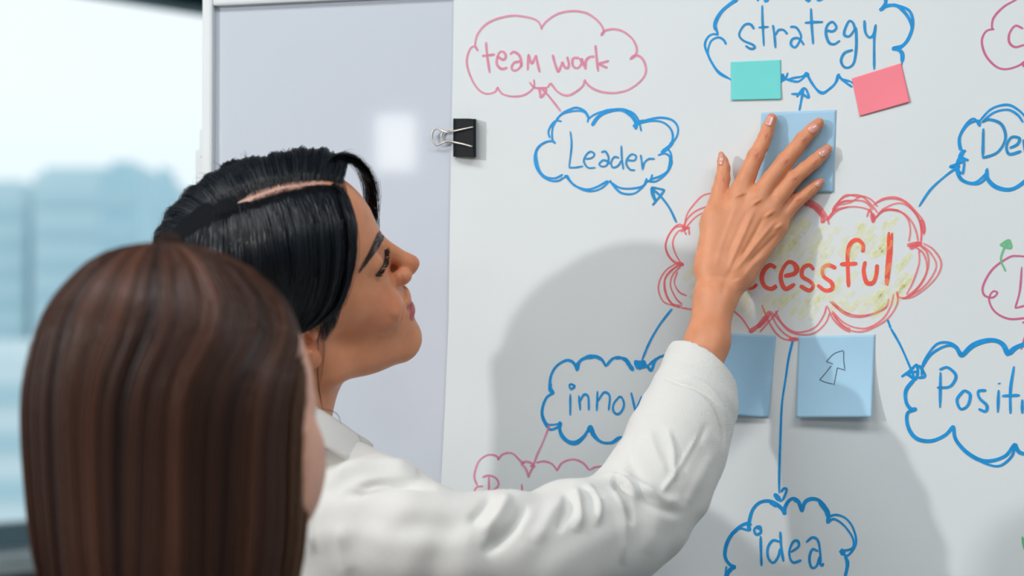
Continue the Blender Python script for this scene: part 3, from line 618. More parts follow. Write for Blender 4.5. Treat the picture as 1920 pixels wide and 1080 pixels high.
# scalp under the hair is darker with roots
# hand, wrist and forearm
LEV=.0010
def hp(px,py,y): return pix(px,py,y)
ys={'tip':-.0105,'dip':-.0150,'pip':-.0225,'base':-.027}
fingers={
 'index':[(1447,222,10,-.0100),(1440,240,12,-.0125),(1435,256,13,-.0150),(1427,274,13.8,-.0185),(1417,292,15.6,-.0215),(1402,326,17,-.026),(1388,362,20,-.030)],
 'middle':[(1535,231,10.5,-.0100),(1522,244,12.5,-.0125),(1505,261,14,-.0150),(1490,281,14.5,-.0190),(1472,302,16.4,-.0220),(1446,336,17,-.0265),(1420,374,21,-.031)],
 'ring':[(1551,280,9.5,-.0100),(1541,290,11.5,-.0125),(1527,303,13,-.0150),(1508,318,13.5,-.0185),(1488,335,15,-.0215),(1463,367,16,-.026),(1440,398,20,-.030)],
 'little':[(1538,341,8,-.0092),(1530,348,10,-.0110),(1519,357,11.3,-.0130),(1508,366,11.5,-.0155),(1495,376,12.6,-.018),(1474,399,14,-.022),(1456,424,18,-.027)],
 'thumb':[(1352,289,5.5,-.0170),(1355,302,10,-.0175),(1357,315,12,-.0185),(1355,335,14,-.022),(1350,358,15.5,-.026),(1345,385,18.5,-.031),(1336,420,23,-.036)]}
pts=np.array([hp(a,b,y) for k in fingers.values() for a,b,c,y in k]+[hp(1300,720,-.11),hp(1240,820,-.15),hp(1410,500,-.03)])
gh=Grid(pts.min(0)-.035,pts.max(0)+.035,LEV)
fin=Grid(pts.min(0)-.035,pts.max(0)+.035,LEV)
def chain(g,L,k):
    for (a,b,c,y),(a2,b2,c2,y2) in zip(L[:-1],L[1:]):
        A_,B_=hp(a,b,y),hp(a2,b2,y2); add_cap(g,A_,B_,r2m(c,A_),r2m(c2,B_),k)
for nm,L in fingers.items():
    t=Grid(pts.min(0)-.035,pts.max(0)+.035,LEV); chain(t,L,.002); fin.d=smin(fin.d,t.d,.0022)
def bone(a,ra,b,rb,k=.010): A_,B_=hp(*a),hp(*b); add_cap(gh,A_,B_,r2m(ra,A_),r2m(rb,B_),k)
W_L=(1330,520,-.056); W_R=(1376,535,-.052)
bone((1388,364,-.031),19,(1330,505,-.050),26); bone((1418,378,-.032),20,(1350,510,-.052),25)
bone((1440,400,-.031),20,(1370,512,-.050),25); bone((1457,425,-.029),19,(1392,515,-.046),23)
bone((1340,410,-.038),23,(1330,480,-.048),25)
bone((1335,505,-.052),28,(1333,560,-.062),27); bone((1385,515,-.048),25,(1355,560,-.060),26)
bone((1330,560,-.063),29,(1318,640,-.083),30); bone((1352,560,-.062),25,(1334,640,-.085),32)
bone((1318,640,-.083),32,(1270,780,-.128),36); bone((1335,640,-.085),31,(1290,790,-.128),38)
gh.d=smin(gh.d,fin.d,.0065)
Va,Qa=surface_nets(gh,2)
feats=[("1416,388 1398,430 1378,475 1362,512",4.5,.0013),("1457,410 1428,445 1400,480 1374,512",4.5,.0013),("1474,440 1440,475 1410,500 1388,530",5,.0010),("1388,372 1368,420 1350,470 1342,505",5,.0007),
 ("1436,400 1412,445 1386,490",4.5,-.0012),("1465,432 1432,465 1400,497",4.5,-.0011),("1402,392 1380,440 1360,485",5,-.0009),
 ("1372,505 1362,525 1350,560",6,-.0007),("1380,522 1390,545",8,.0010),
 ("1420,382 1416,376",9,.0016),("1445,404 1441,398",9,.0015),("1390,368 1387,360",9,.0013),("1462,428 1458,422",8,.0012)]
for (cx,cy),dx,dy,w in [((1416,290),.93,.35,11),((1434,254),.95,.3,9),((1472,301),.75,.66,11),((1506,261),.74,.67,9),((1489,333),.72,.69,10),((1527,303),.76,.65,8),((1495,374),.70,.71,9),((1519,356),.72,.69,7),((1354,336),1,.05,9)]:
    ux,uy=-dy,dx
    for s in (-3.2,0,3.2):
        q=[(cx+dx*w*t+(-dy)*s*1.0,cy+dy*w*t+dx*s) for t in (-.8,0,.8)]
        feats.append((q,1.3,-.00045))
    feats.append(([(cx-dx*w*.5,cy-dy*w*.5),(cx+dx*w*.5,cy+dy*w*.5)],6,.0008))
Va=relief(Va,Qa,feats)
xa,ya,za=proj(Va); Ta=np.tile(SK1,(len(Va),1))
for cx,cy,rr in [(1416,290,15),(1434,254,12),(1472,301,16),(1506,261,13),(1489,333,14),(1527,303,12),(1495,374,12),(1445,222,14),(1530,236,16),(1549,284,14),(1537,342,12),(1354,336,15)]:
    m=np.clip(1-np.hypot(xa-cx,ya-cy)/rr,0,1)[:,None]*.55; Ta=Ta*(1-m)+np.array(lin(214,124,100)[:3])*m
m=(np.clip((ya-500)/140,0,1)*.5)[:,None]; Ta=Ta*(1-m)+np.array(lin(206,138,100)[:3])*m
# torso and upper arms, coarse, under the shirt
def body_grid(prims,h=.005):
    P=np.array([p for q in prims for p in ([q[1]-q[2],q[1]+q[2]] if q[0]=='e' else [np.minimum(q[1],q[2])-max(q[3],q[4]),np.maximum(q[1],q[2])+max(q[3],q[4])])])
    g=Grid(P.min(0)-3*h,P.max(0)+3*h,h)
    for q in prims:
        if q[0]=='e': add_ell(g,q[1],q[2],q[3])
        else: add_cap(g,q[1],q[2],q[3],q[4],q[5])
    return g
sh=np.array([pix(790,1030,-.33),pix(1180,985,-.195),pix(1270,800,-.135),pix(300,1020,-.25)])
nbw=pixd(487,865,1.75); chest=nbw+np.array([.0,.0,-.24])
V3,Q3=surface_nets(body_grid([('c',nbw+np.array([0,0,.05]),nbw-np.array([0,0,.08]),.046,.05,.02),('c',nbw-np.array([0,0,.09]),sh[0],.040,.034,.03),('c',nbw-np.array([0,0,.07]),sh[3],.045,.042,.03),
   ('e',chest,np.array([.145,.085,.22]),.04),*[('c',pix(a,b,y),pix(c,d,e),.034,.032,.02) for (a,b,y),(c,d,e) in (((790,1030,-.33),(950,1040,-.30)),((950,1040,-.30),(1150,1000,-.21)),((1150,1000,-.21),(1268,820,-.145)))],('c',sh[3],sh[3]-np.array([.03,.02,.28]),.040,.034,.02)]),2)
def merge(L):
    o=0;Vs=[];Qs=[];Ts=[]
    for V,Q,T in L: Vs.append(V);Qs.append(Q+o);Ts.append(T);o+=len(V)
    return np.concatenate(Vs),np.concatenate(Qs),np.concatenate(Ts)
Vb,Qb,Tb=merge([(Wh,Qh,TH),(Va,Qa,Ta),(V3,Q3,np.tile(SK1,(len(V3),1)))])
m_skin1=skin_mat('warm_skin',(*SK1,1))
body1=mesh_obj('body',Vb,Qb,m_skin1,p1,tint=Tb)
bvh_head=BVHTree.FromPolygons([tuple(v) for v in Wh],[tuple(q) for q in Qh])
bvh_hand=BVHTree.FromPolygons([tuple(v) for v in Va],[tuple(q) for q in Qa])
def shoot(bvh,px,py,off=0.0):
    d=Vector(ray(px,py)).normalized(); loc,n,i,t=bvh.ray_cast(Vector(CAM),d)
    if loc is None: return None,None
    if n.dot(d)>0: n=-n
    return np.array(loc+n*off),np.array(n)
# fingernails
m_nail=mat('fingernail',lin(226,160,146),.22,.6,noise=(200,.05),coat=.3)
def nail(cx,cy,dx,dy,L,Wd,label=None,turn=None):
    n=9; V=[];N0=None
    for i in range(n+1):
        for j in range(n+1):
            u=(i/n-.5)*2; v=(j/n-.5)*2
            s=math.sqrt(max(0,1-u*u*.55)) if u>0 else math.sqrt(max(0,1-(u*u)*.35))
            s*= (1-.35*max(0,abs(u)-.75)/.25)
            x=cx+dx*u*L/2-dy*v*s*Wd/2; y=cy+dy*u*L/2+dx*v*s*Wd/2
            p,nr=shoot(bvh_hand,x,y,.00035+.0003*(1-v*v)*(1-.5*u*u))
            if p is None: p=V[-1] if V else hp(cx,cy,-.012)
            V.append(p)
    Fs=np.array([(i*(n+1)+j,(i+1)*(n+1)+j,(i+1)*(n+1)+j+1,i*(n+1)+j+1) for i in range(n) for j in range(n)])
    o=mesh_obj('fingernail',V,Fs,m_nail,p1); s=o.modifiers.new('t','SOLIDIFY'); s.thickness=.0004; s.offset=0
nail(1443,227,.38,-.925,19,13.5); nail(1525,241,.72,-.69,19,15); nail(1544,286,.76,-.65,18,13); nail(1534,344,.60,-.80,13,10); nail(1352,299,.10,-.99,22,9)

# ------------------------------------------------------------------ white shirt
sl=[(700,985,-.315,112),(775,1012,-.33,113),(860,1030,-.32,108),(950,1032,-.30,113),(1010,1040,-.285,112),(1075,1012,-.25,112),(1150,995,-.21,108),(1195,960,-.19,104),(1235,905,-.172,102),(1268,835,-.150,98),(1295,765,-.124,88),(1312,700,-.104,72),(1330,640,-.088,68)]
SP=[pix(a,b,y) for a,b,y,r in sl]; SR=[r2m(q[3],p) for q,p in zip(sl,SP)]
lo=np.min([p-.075 for p in SP],0); hi=np.max([p+.07 for p in SP],0)
lo[0]=min(lo[0],float(nbw[0]-.22)); lo[2]=1.47+(628-1175)/F_PX*1.7-.02; hi[2]=max(hi[2],float(nbw[2]+.01))
lo[1]=min(lo[1],-.46); hi[1]=-.02
gs=Grid(lo,hi,.0021)
for i in range(len(SP)-1): add_cap(gs,SP[i],SP[i+1],SR[i],SR[i+1],.004)
add_cap(gs,pix(500,925,-.27),SP[0],.056,SR[0],.02)
add_cap(gs,pix(500,925,-.27),pix(300,1015,-.25),.056,.055,.02)
add_cap(gs,pix(560,905,-.285),pix(640,905,-.29),.042,.036,.02)
add_cap(gs,pix(640,905,-.27),pix(745,935,-.31),.030,.028,.016)
add_ell(gs,chest,[.168,.112,.25],.04); add_ell(gs,chest-np.array([0,0,.12]),[.172,.116,.33],.03); add_cap(gs,sh[3],sh[3]-np.array([.03,.02,.30]),.055,.046,.02)
# neck opening
add_cap(gs,nbw+np.array([0,0,.08]),nbw-np.array([0,0,.06]),.056,.056,.006,'sub')
# cuff mouth: cut by a plane, then hollow
_c=SP[-3]; cn=rgt*.62+up*.70+fwd*.45; cn/=np.linalg.norm(cn)
c0=pix(1352,672,-.13)
X,Y,Z=gs.co((slice(None),)*3)
pl=((X-c0[0])*cn[0]+(Y-c0[1])*cn[1]+(Z-c0[2])*cn[2]).astype(np.float32)
outer=gs.d.copy()
inner=-(outer+.0042); depth_gate=(-pl-.05)      # hollow only near the mouth
near=np.minimum(np.maximum(outer,inner),1e3)
gs.d=np.where(pl>-.045,near,outer)
gs.d=np.maximum(gs.d,pl)
Vs,Qs=surface_nets(gs,3)
folds=[# shoulder
 ("610,915 650,885 700,868 745,872 785,892",12,.0045),("640,930 700,916 760,905 820,912",8,-.0050),("668,912 720,900 786,902",4,-.0035),
 ("590,900 582,960 586,1040",7,.0022),
 ("720,850 760,868 790,892",7,.0025),
 # back and upper sleeve
 ("900,1000 935,965 955,925",12,.0038),("880,985 905,955 925,925",10,-.0022),("905,1040 960,990 985,945",11,-.0038),
 ("1000,1020 1030,970 1060,925",14,.0020),("1080,1000 1085,950 1075,910",9,.0032),("1045,1000 1060,960 1062,925",7,-.0022),
 ("700,1000 800,985 880,1000",26,-.0018),("640,980 640,1040 660,1080",14,.0012),
 # elbow
 ("1062,905 1110,892 1160,902 1200,935",7,.0045),("1147,900 1172,930 1186,985",5,-.0070),("1108,912 1124,922 1130,935",4,-.0045),
 ("1095,905 1120,940 1118,990",7,.0030),("1135,915 1158,945 1168,1000 1168,1060",8,.0026),("1205,900 1230,960 1210,1040",16,.0018),
 ("1160,880 1190,905 1240,935 1280,940",9,.0022),("1190,925 1235,955 1285,965",9,-.0018),
 # forearm
 ("1250,800 1262,850 1262,905",6,.0018),("1235,930 1270,880 1320,800",5,.0020),("1245,915 1290,850 1330,790",7,-.0012),("1215,800 1230,850 1255,890",8,.0012),
 ("1190,800 1180,850 1200,900",9,-.0012),("1340,840 1310,900 1280,960",10,.0012),
 # cuff seam
 ("1230,700 1268,716 1305,728 1338,760 1358,812 1358,850",2.6,-.0022),("1272,704 1312,716 1350,752 1368,800",5,.0012)]
Vs=relief(Vs,Qs,[(a,w,h*1.7) for a,w,h in folds])
# soft irregular drape
Ns=vnormals(Vs,Qs)
nz1=np.sin(Vs[:,0]*70+6*np.sin(Vs[:,2]*31)+Vs[:,1]*40)*np.sin(Vs[:,2]*55+Vs[:,1]*60+4*np.sin(Vs[:,0]*24))
gate=np.clip(((Vs-c0)@cn+.0)/-.03,0,1)
Vs=Vs+Ns*(nz1*.0009*gate)[:,None]
V4,Q4=surface_nets(body_grid([('e',chest,np.array([.168,.112,.25]),.04),('e',chest-np.array([0,0,.12]),np.array([.172,.116,.33]),.03),('c',sh[3],sh[3]-np.array([.03,.02,.30]),.055,.046,.02)],.006),2)
k4=V4[:,2]<lo[2]+.012; keep=k4[Q4].all(1); Q4=Q4[keep]
Vs2,Qs2,_=merge([(Vs,Qs,Vs),(V4,Q4,V4)])
m_shirt=mat('white_cotton',lin(219,218,214),.85,.25,noise=(5,.012),sheen=.15)
nt=m_shirt.node_tree; b=nt.nodes['Principled BSDF']; tc=nt.nodes.new('ShaderNodeTexCoord')
w1=nt.nodes.new('ShaderNodeTexWave'); w1.wave_type='BANDS'; w1.bands_direction='X'; w1.inputs['Scale'].default_value=210; w1.inputs['Distortion'].default_value=1.2
w2=nt.nodes.new('ShaderNodeTexWave'); w2.bands_direction='Z'; w2.inputs['Scale'].default_value=180; w2.inputs['Distortion'].default_value=1.2
ad=nt.nodes.new('ShaderNodeMath'); ad.operation='ADD'; bp=nt.nodes.new('ShaderNodeBump'); bp.inputs['Strength'].default_value=.25; bp.inputs['Distance'].default_value=.0006
for w,s in ((w1,0),(w2,1)): nt.links.new(tc.outputs['Object'],w.inputs['Vector']); nt.links.new(w.outputs['Fac'],ad.inputs[s])
nt.links.new(ad.outputs[0],bp.inputs['Height']); nt.links.new(bp.outputs[0],b.inputs['Normal'])
b.inputs['Subsurface Weight'].default_value=.08; b.inputs['Subsurface Scale'].default_value=.004
shirt=mesh_obj('shirt',Vs2,Qs2,m_shirt,p1)
def cloth_strip(name,rows,parent,th=.0014,n=9,m=m_shirt,label=None):
    """rows: lists of (px,py,depth) of equal length -> smooth thick strip"""
    R=[np.array([pixd(*q) for q in r]) for r in rows]; R=[resample(crom(r,8),24) for r in R]
    A=np.array(R); A=np.array([resample(crom(A[:,j],6),n) for j in range(24)]).transpose(1,0,2)
    r,c=A.shape[:2]; Fs=np.array([(i*c+j,i*c+j+1,(i+1)*c+j+1,(i+1)*c+j) for i in range(r-1) for j in range(c-1)])
    o=mesh_obj(name,A.reshape(-1,3),Fs,m,parent,label=label); s=o.modifiers.new('t','SOLIDIFY'); s.thickness=th; s.offset=0; return o
cloth_strip('collar',[[(480,742,1.71),(560,745,1.692),(597,766,1.690),(640,793,1.702),(672,816,1.722)],
  [(480,758,1.695),(560,762,1.677),(600,784,1.674),(645,812,1.686),(677,830,1.712)],
  [(480,820,1.668),(560,822,1.650),(605,836,1.648),(650,862,1.662),(682,858,1.694)]],shirt)
cloth_strip('collar',[[(668,814,1.730),(684,822,1.745),(699,834,1.76)],[(676,836,1.724),(688,844,1.742),(696,850,1.757)],[(682,860,1.720),(692,864,1.735),(700,866,1.75)]],shirt,label='far collar point showing beside the neck')

# trousers and shoes, below the frame
def lower_body(parent,C,ax_r,ax_f,top,mt,ms):
    a=np.array(ax_r); f=np.array(ax_f); pr=[]
    hip=np.array([C[0],C[1],top]); pr.append(('e',hip,np.array([.165,.12,.13]),.03))
    for s in (-1,1):
        h_=hip+a*.085*s-Z3*.04; k_=np.array([*(C[:2]+a[:2]*.095*s+f[:2]*.015),.48]); n_=np.array([*(C[:2]+a[:2]*.10*s-f[:2]*.01),.10])
        pr+= [('c',h_,k_,.088,.062,.03),('c',k_,n_,.062,.05,.02)]
    V,Q=surface_nets(body_grid(pr,.008),2); mesh_obj('trousers',V,Q,mt,parent)
    for s in (-1,1):
        b_=C+a*.10*s; b_=np.array([b_[0],b_[1],0.0])
        pr=[('c',b_+Z3*.045-f*.03,b_+Z3*.038+f*.13,.044,.036,.02),('c',b_+Z3*.05-f*.02,b_+Z3*.10-f*.01,.045,.042,.02)]
        V,Q=surface_nets(body_grid(pr,.005),2); V[:,2]=np.maximum(V[:,2],.002); mesh_obj('shoe',V,Q,ms,parent)
m_tr=mat('dark_trousers',lin(46,50,60),.8,noise=(30,.1)); m_sh=mat('black_shoe',lin(24,24,26),.35,noise=(30,.1))
lower_body(p1,np.array([chest[0],-.27,0]),rh,fh,.90,m_tr,m_sh)

# ------------------------------------------------------------------ black hair
ELS=[((-10,42,0),(94,82,72)),((30,50,0),(56,58,58)),((52,36,0),(34,18,46)),((44,-6,0),(43,52,50))]
HC=np.array([-5,38,0.])
GE=head_grid(nb1,.002,False)
def sdf_at(P):
    q=(P/1000.-GE.lo)/GE.h; i=np.clip(np.floor(q).astype(int),0,np.array(GE.d.shape)-2); f=np.clip(q-i,0,1); o=0
    for a in (0,1):
        for b in (0,1):
            for c in (0,1):
                o=o+GE.d[i[:,0]+a,i[:,1]+b,i[:,2]+c]*(f[:,0] if a else 1-f[:,0])*(f[:,1] if b else 1-f[:,1])*(f[:,2] if c else 1-f[:,2])
    return o*1000
def shell_r0(dirs):
    best=np.zeros(len(dirs))
    for c,r in ELS:
        c=np.array(c,float);r=np.array(r,float); p=(HC-c)/r; d=dirs/r
        A_=(d*d).sum(1);B_=2*(d@p);C_=p@p-1; disc=B_*B_-4*A_*C_
        t=np.where(disc>0,(-B_+np.sqrt(np.maximum(disc,0)))/(2*A_),0); best=np.maximum(best,t)
    return best
def to_shell(P,off):
    v=P-HC; L=np.linalg.norm(v,axis=1); d=v/L[:,None]; rs=shell_r0(d)+off
    w=np.clip((P[:,1]+5)/30,0,1)          # above the ears follow the skull, below hang free
    r=np.where(L>rs,L*(1-w)+rs*w,rs)
    for _ in range(3):
        s=sdf_at(HC+d*r[:,None]); e=np.where(s>200,0,s-off); e=np.where(w<1,np.minimum(e,0),e); r=r-np.clip(e,-12,12)*.95
    return HC+d*r[:,None]
near=[ # root first, three guides from front to back
 [(72,91,9),(68,80,38),(63,61,54),(55,43,63),(44,28,68),(33,19,72),(20,13,79),(-2,9,86),(-32,1,81),(-60,-20,60),(-85,-40,28)],
 [(39,111,21),(38,97,46),(32,74,66),(24,50,76),(14,30,81),(4,18,85),(-10,10,86),(-30,2,80),(-50,-15,66),(-72,-30,44),(-88,-46,22)],
 [(2,117,26),(1,104,52),(-4,80,72),(-11,54,82),(-20,32,85),(-30,14,84),(-42,2,79),(-55,-8,70),(-68,-20,54),(-80,-34,36),(-89,-48,18)],
 [(-33,114,24),(-36,102,46),(-44,80,64),(-54,58,73),(-64,38,73),(-72,20,69),(-78,6,62),(-83,-8,52),(-87,-22,40),(-90,-36,27),(-92,-50,14)],
 [(-66,94,12),(-74,84,26),(-84,68,38),(-92,52,44),(-98,36,44),(-101,20,41),(-102,6,37),(-100,-10,30),(-98,-24,23),(-95,-38,16),(-93,-52,9)]]
far=[
 [(72,91,8),(78,96,-8),(80,90,-30),(74,74,-50),(64,54,-64),(52,36,-70),(34,16,-76),(8,0,-82),(-28,-12,-76),(-60,-26,-52),(-85,-44,-18)],
 [(39,111,19),(42,117,0),(40,112,-26),(34,96,-52),(26,70,-70),(14,44,-80),(0,20,-84),(-20,2,-82),(-45,-12,-68),(-70,-30,-42),(-88,-46,-16)],
 [(2,117,24),(0,127,2),(-4,120,-26),(-8,100,-54),(-14,74,-72),(-24,48,-80),(-36,24,-82),(-50,6,-76),(-64,-10,-62),(-78,-30,-38),(-89,-48,-12)],
 [(-33,114,22),(-38,117,4),(-46,110,-18),(-54,94,-42),(-62,74,-58),(-70,50,-66),(-77,28,-66),(-82,8,-60),(-87,-12,-48),(-90,-32,-30),(-92,-50,-10)],
 [(-66,94,11),(-76,88,-2),(-85,76,-16),(-92,60,-28),(-98,42,-36),(-101,26,-38),(-102,10,-37),(-101,-6,-32),(-98,-22,-24),(-95,-38,-15),(-93,-52,-7)]]
def guide(Gs,s):
    k=min(int(s*(len(Gs)-1)),len(Gs)-2); t=s*(len(Gs)-1)-k
    return np.array(Gs[k],float)*(1-t)+np.array(Gs[k+1],float)*t
TH_=lambda V:O1+(np.asarray(V)/1000)@M1.T
# hair mass
gm=Grid([-.13,-.14,-.105],[.10,.15,.105],.002)
X,Y,Z=np.meshgrid(*gm.ax,indexing='ij'); _s=sdf_at(np.stack([X.ravel(),Y.ravel(),Z.ravel()],1)*1000.).reshape(gm.d.shape)
_b=((X<GE.lo[0])|(Y<GE.lo[1])|(Z<GE.lo[2])|(X>GE.ax[0][-1])|(Y>GE.ax[1][-1])|(Z>GE.ax[2][-1]))
gm.d=np.where(_b,1.0,_s/1000.-.0028).astype(np.float32)
add_cap(gm,(-.045,-.01,.05),(-.086,-.045,.012),.026,.024,.02); add_cap(gm,(-.045,-.01,-.05),(-.086,-.045,-.012),.026,.024,.02)
add_cap(gm,(-.088,-.045,0),(-.098,-.115,0),.026,.018,.02)

X,Y,Z=gm.co((slice(None),)*3); 
eu=np.array([-60,-20,6,8,12,19,29,43,61,79,91,105,140])/1000.; ef=np.array([-60,-45,-28,14,24,33,43,53.5,61,66,69,62,40])/1000.
ef2=np.array([-60,-45,-28,12,24,33,43,54,66,74,76,70,45])/1000.
edge=np.where(Z>0,np.interp(Y,eu,ef),np.interp(Y,eu,ef2))
gm.d=np.maximum(gm.d,((X-edge)*.75).astype(np.float32))
pl_=np.array([near[0][0],(56,103,15),near[1][0],(21,115,22),near[2][0],(-15,117,27),near[3][0]],float)/1000.
for i in range(len(pl_)-2):
    w0=.0042 if i in(0,1) else (.0066 if i<4 else .003); add_cap(gm,pl_[i]*1.03,pl_[i+1]*1.03,w0,w0,.004,'sub')
Vm,Qm=surface_nets(gm,3)
m_hair1=bpy.data.materials.new('black_hair'); m_hair1.use_nodes=True
def hair_nodes(m,spec,rough,aniso=0,coat=0):
    nt=m.node_tree; b=nt.nodes['Principled BSDF']; a=nt.nodes.new('ShaderNodeAttribute'); a.attribute_name='tint'
    nt.links.new(a.outputs['Color'],b.inputs['Base Color']); b.inputs['Roughness'].default_value=rough; b.inputs['Specular IOR Level'].default_value=spec
    b.inputs['Coat Weight'].default_value=coat
    n=nt.nodes.new('ShaderNodeTexNoise'); n.inputs['Scale'].default_value=300; bp=nt.nodes.new('ShaderNodeBump'); bp.inputs['Strength'].default_value=.15; bp.inputs['Distance'].default_value=.0004
    tc=nt.nodes.new('ShaderNodeTexCoord'); nt.links.new(tc.outputs['Object'],n.inputs['Vector']); nt.links.new(n.outputs['Fac'],bp.inputs['Height']); nt.links.new(bp.outputs[0],b.inputs['Normal'])
hair_nodes(m_hair1,.42,.36)
BK=np.array(lin(14,19,25)[:3])
m_hmass=mat('black_hair_mass',(.004,.005,.007,1),.85,.15,bump=(400,.3,.001))
hair1=mesh_obj('hair',TH_(Vm*1000),Qm,m_hmass,p1,tint=np.tile(BK*.7,(len(Vm),1)),label='black hair parted at the side, drawn back over the top of the ear')
def strands(name,curves,cols,widths,m,parent,nrm_c,n=14,label=None):
    """flat hair ribbons: curves list of (k,3) world points; ribbon lies along the head surface"""
    K=len(curves); C=np.array([resample(c,n) for c in curves])
    T=np.gradient(C,axis=1); T/=np.linalg.norm(T,axis=2)[...,None]+1e-12
    Nn=C-nrm_c; Nn/=np.linalg.norm(Nn,axis=2)[...,None]
    B=np.cross(T,Nn); B/=np.linalg.norm(B,axis=2)[...,None]+1e-9
    roll=rng.normal(0,.35,(K,1,1)); B=B*np.cos(roll)+Nn*np.sin(roll)
    s=np.linspace(0,1,n)[None,:,None]; w=np.asarray(widths)[:,None,None]*(np.clip(.35+s*6,0,1)*np.clip(.15+(1-s)*5,0,1))/2
    V=np.concatenate([C+B*w,C-B*w],1).reshape(-1,3)
    base=(np.arange(K)*2*n)[:,None]; i=np.arange(n-1)[None,:]
    Q=np.stack([base+i,base+i+1,base+n+i+1,base+n+i],2).reshape(-1,4)
    tint=np.repeat(np.asarray(cols),2*n,0)
    return mesh_obj(name,V,Q,m,parent,tint=tint,kind='stuff',label=label)
cur=[];cols=[];wd=[]
for side,Gs,cnt in (('n',near,8600),('f',far,7600)):
    for k in range(cnt):
        s=random.random()**(1.0); G_=crom(guide(Gs,s),4); L=len(G_); t=np.linspace(0,1,L)
        clump=math.sin(s*61)+math.sin(s*147+1.3)*.6
        off=1.0+np.clip(t/.14,0,1)*(7.4+clump*1.2+random.gauss(0,1.2))
        if side=='f': off=off+np.exp(-((s-.10)/.17)**2)*8.5*np.sin(math.pi*np.minimum(t*1.7,1))+3*np.exp(-((s-.52)/.07)**2)*np.sin(math.pi*np.minimum(t*2,1))
        j=G_+np.array([random.gauss(0,1.6),random.gauss(0,1.0),0])*(1-t[:,None])
        # root spreads away from the parting
        sgn=1 if side=='n' else -1; j[:,2]+=sgn*((2.4 if s<.22 else 4.2)+abs(random.gauss(0,2.4)))*np.clip(1-t*6,0,1)
        j+=np.stack([np.sin(t*5+clump*2)*1.2*t,np.zeros(L),np.zeros(L)],1)
        P=to_shell(j,off)
        a=int(random.random()**3*L*.5) if random.random()<.5 else 0; b=L-int(random.random()*L*.25)
        if b-a<6: a=0
        cur.append(TH_(P[a:b])); wd.append(random.uniform(.00025,.0006))
        v=random.uniform(.45,1.6)+max(0,clump)*.25; cols.append(BK*v+np.array([0,.001,.003])*random.random()*v)
strands('hair_strands',cur,cols,wd,m_hair1,hair1,O1+M1@(HC/1000))
# short pale-rooted hairs thinning out over the parting, stray hairs, and loose locks
cur=[];cols=[];wd=[]
for k in range(1500):
    i=random.random()*(len(pl_)-1.001); q=pl_[int(i)]*(1-i%1)+pl_[int(i)+1]*(i%1); q=q*1000
    sgn=random.choice((-1,1)); L=random.uniform(5,13); t=np.linspace(0,1,6)[:,None]
    q=q+np.array([random.gauss(0,2),0,sgn*random.uniform(.4,5.0)])
    P=q+np.array([random.uniform(-.5,.3),0,sgn*1.0])*L*t; P=to_shell(P,.3+t[:,0]*4.5)
    cur.append(TH_(P)); wd.append(random.uniform(.00015,.00022)); cols.append(BK*random.uniform(.6,1.3))
for k in range(260):
    side=random.choice((near,far,far)); s=random.random(); G_=crom(guide(side,s),4); L=len(G_); t=np.linspace(0,1,L)
    a=random.randint(0,L//2); b=min(L,a+random.randint(7,16)); tt=np.linspace(0,1,b-a)
    P=to_shell(G_,8+0*t)[a:b]; v=P-HC; P=P+v/np.linalg.norm(v,axis=1)[:,None]*(np.sin(tt*math.pi*random.uniform(.6,1))*random.uniform(2,9))[:,None]+np.array([random.gauss(0,3),random.gauss(0,3),random.gauss(0,3)])*tt[:,None]
    cur.append(TH_(P)); wd.append(random.uniform(.00015,.00028)); cols.append(BK)
# far front lock swinging out past the forehead
for k in range(620):
    e_=random.gauss(0,1); G_=np.array([(56,106,2),(72,108,-12),(88,97,-27),(96,76,-40),(97,54,-49),(93,34,-56),(87,12,-62),(76,-18,-67),(62,-46,-70)],float)
    G_=G_+np.array([[random.gauss(0,1.2)+e_*(1.0+1.6*math.sin(q/3)),random.gauss(0,1.2)+e_*1.6*(q<3),random.gauss(0,1.6)+e_*(1.5 if q>2 else .5)] for q in range(9)])
    n_=random.choice((5,6,7,9,9)); cur.append(TH_(crom(G_[:n_],4))); wd.append(random.uniform(.00022,.00042)); cols.append(BK*random.uniform(.6,1.4))
# near front lock lying on the temple
def skinline(L,off): 
    out=[]
    for x,y in L:
        p,n_=shoot(bvh_head,x,y,off)
        if p is not None: out.append(p)
    return np.array(out)
for k in range(170):
    d=random.gauss(0,2.2); L=[(622+d,350),(640+d,366),(652+d,395),(658+d*1.2,425),(657+d*1.4,455),(650+d*1.6,490),(641+d*1.8,520),(632+d*1.5,545)]
    P=skinline(L[:random.choice((6,7,8))],.0022+random.random()*.002)
    if len(P)>3: cur.append(crom(P,3)); wd.append(random.uniform(.0003,.0006)); cols.append(BK*random.uniform(.6,1.4))
# thin edge hairs fading over the temple and in front of the ear
for k in range(620):
    s=random.random(); e=[(640,352),(647,392),(651,440),(650,490),(641,535),(630,572),(612,600)]
    i=s*(len(e)-1.001); x0=e[int(i)][0]*(1-i%1)+e[int(i)+1][0]*(i%1); y0=e[int(i)][1]*(1-i%1)+e[int(i)+1][1]*(i%1)
    dx=random.uniform(-14,6); L=[(x0+dx-6,y0-26),(x0+dx,y0),(x0+dx-2,y0+22),(x0+dx-9,y0+44)]
    P=skinline(L,.0012+random.random()*.0015)
    if len(P)>3: cur.append(crom(P,3)); wd.append(random.uniform(.00018,.0004)); cols.append(BK*random.uniform(.7,1.4))
for L in ([(590,605),(596,640),(596,690),(598,730),(603,775)],[(600,610),(606,650),(603,690),(600,720)],[(628,570),(636,600),(632,640)],[(640,560),(645,600),(643,630)],[(633,560),(630,600),(634,625)],[(620,590),(625,620),(628,640)]):
    for k in range(3):
        P=skinline([(x+random.gauss(0,1.2),y) for x,y in L],.0020)
        if len(P)>3: cur.append(crom(P,4)); wd.append(.00035); cols.append(BK)
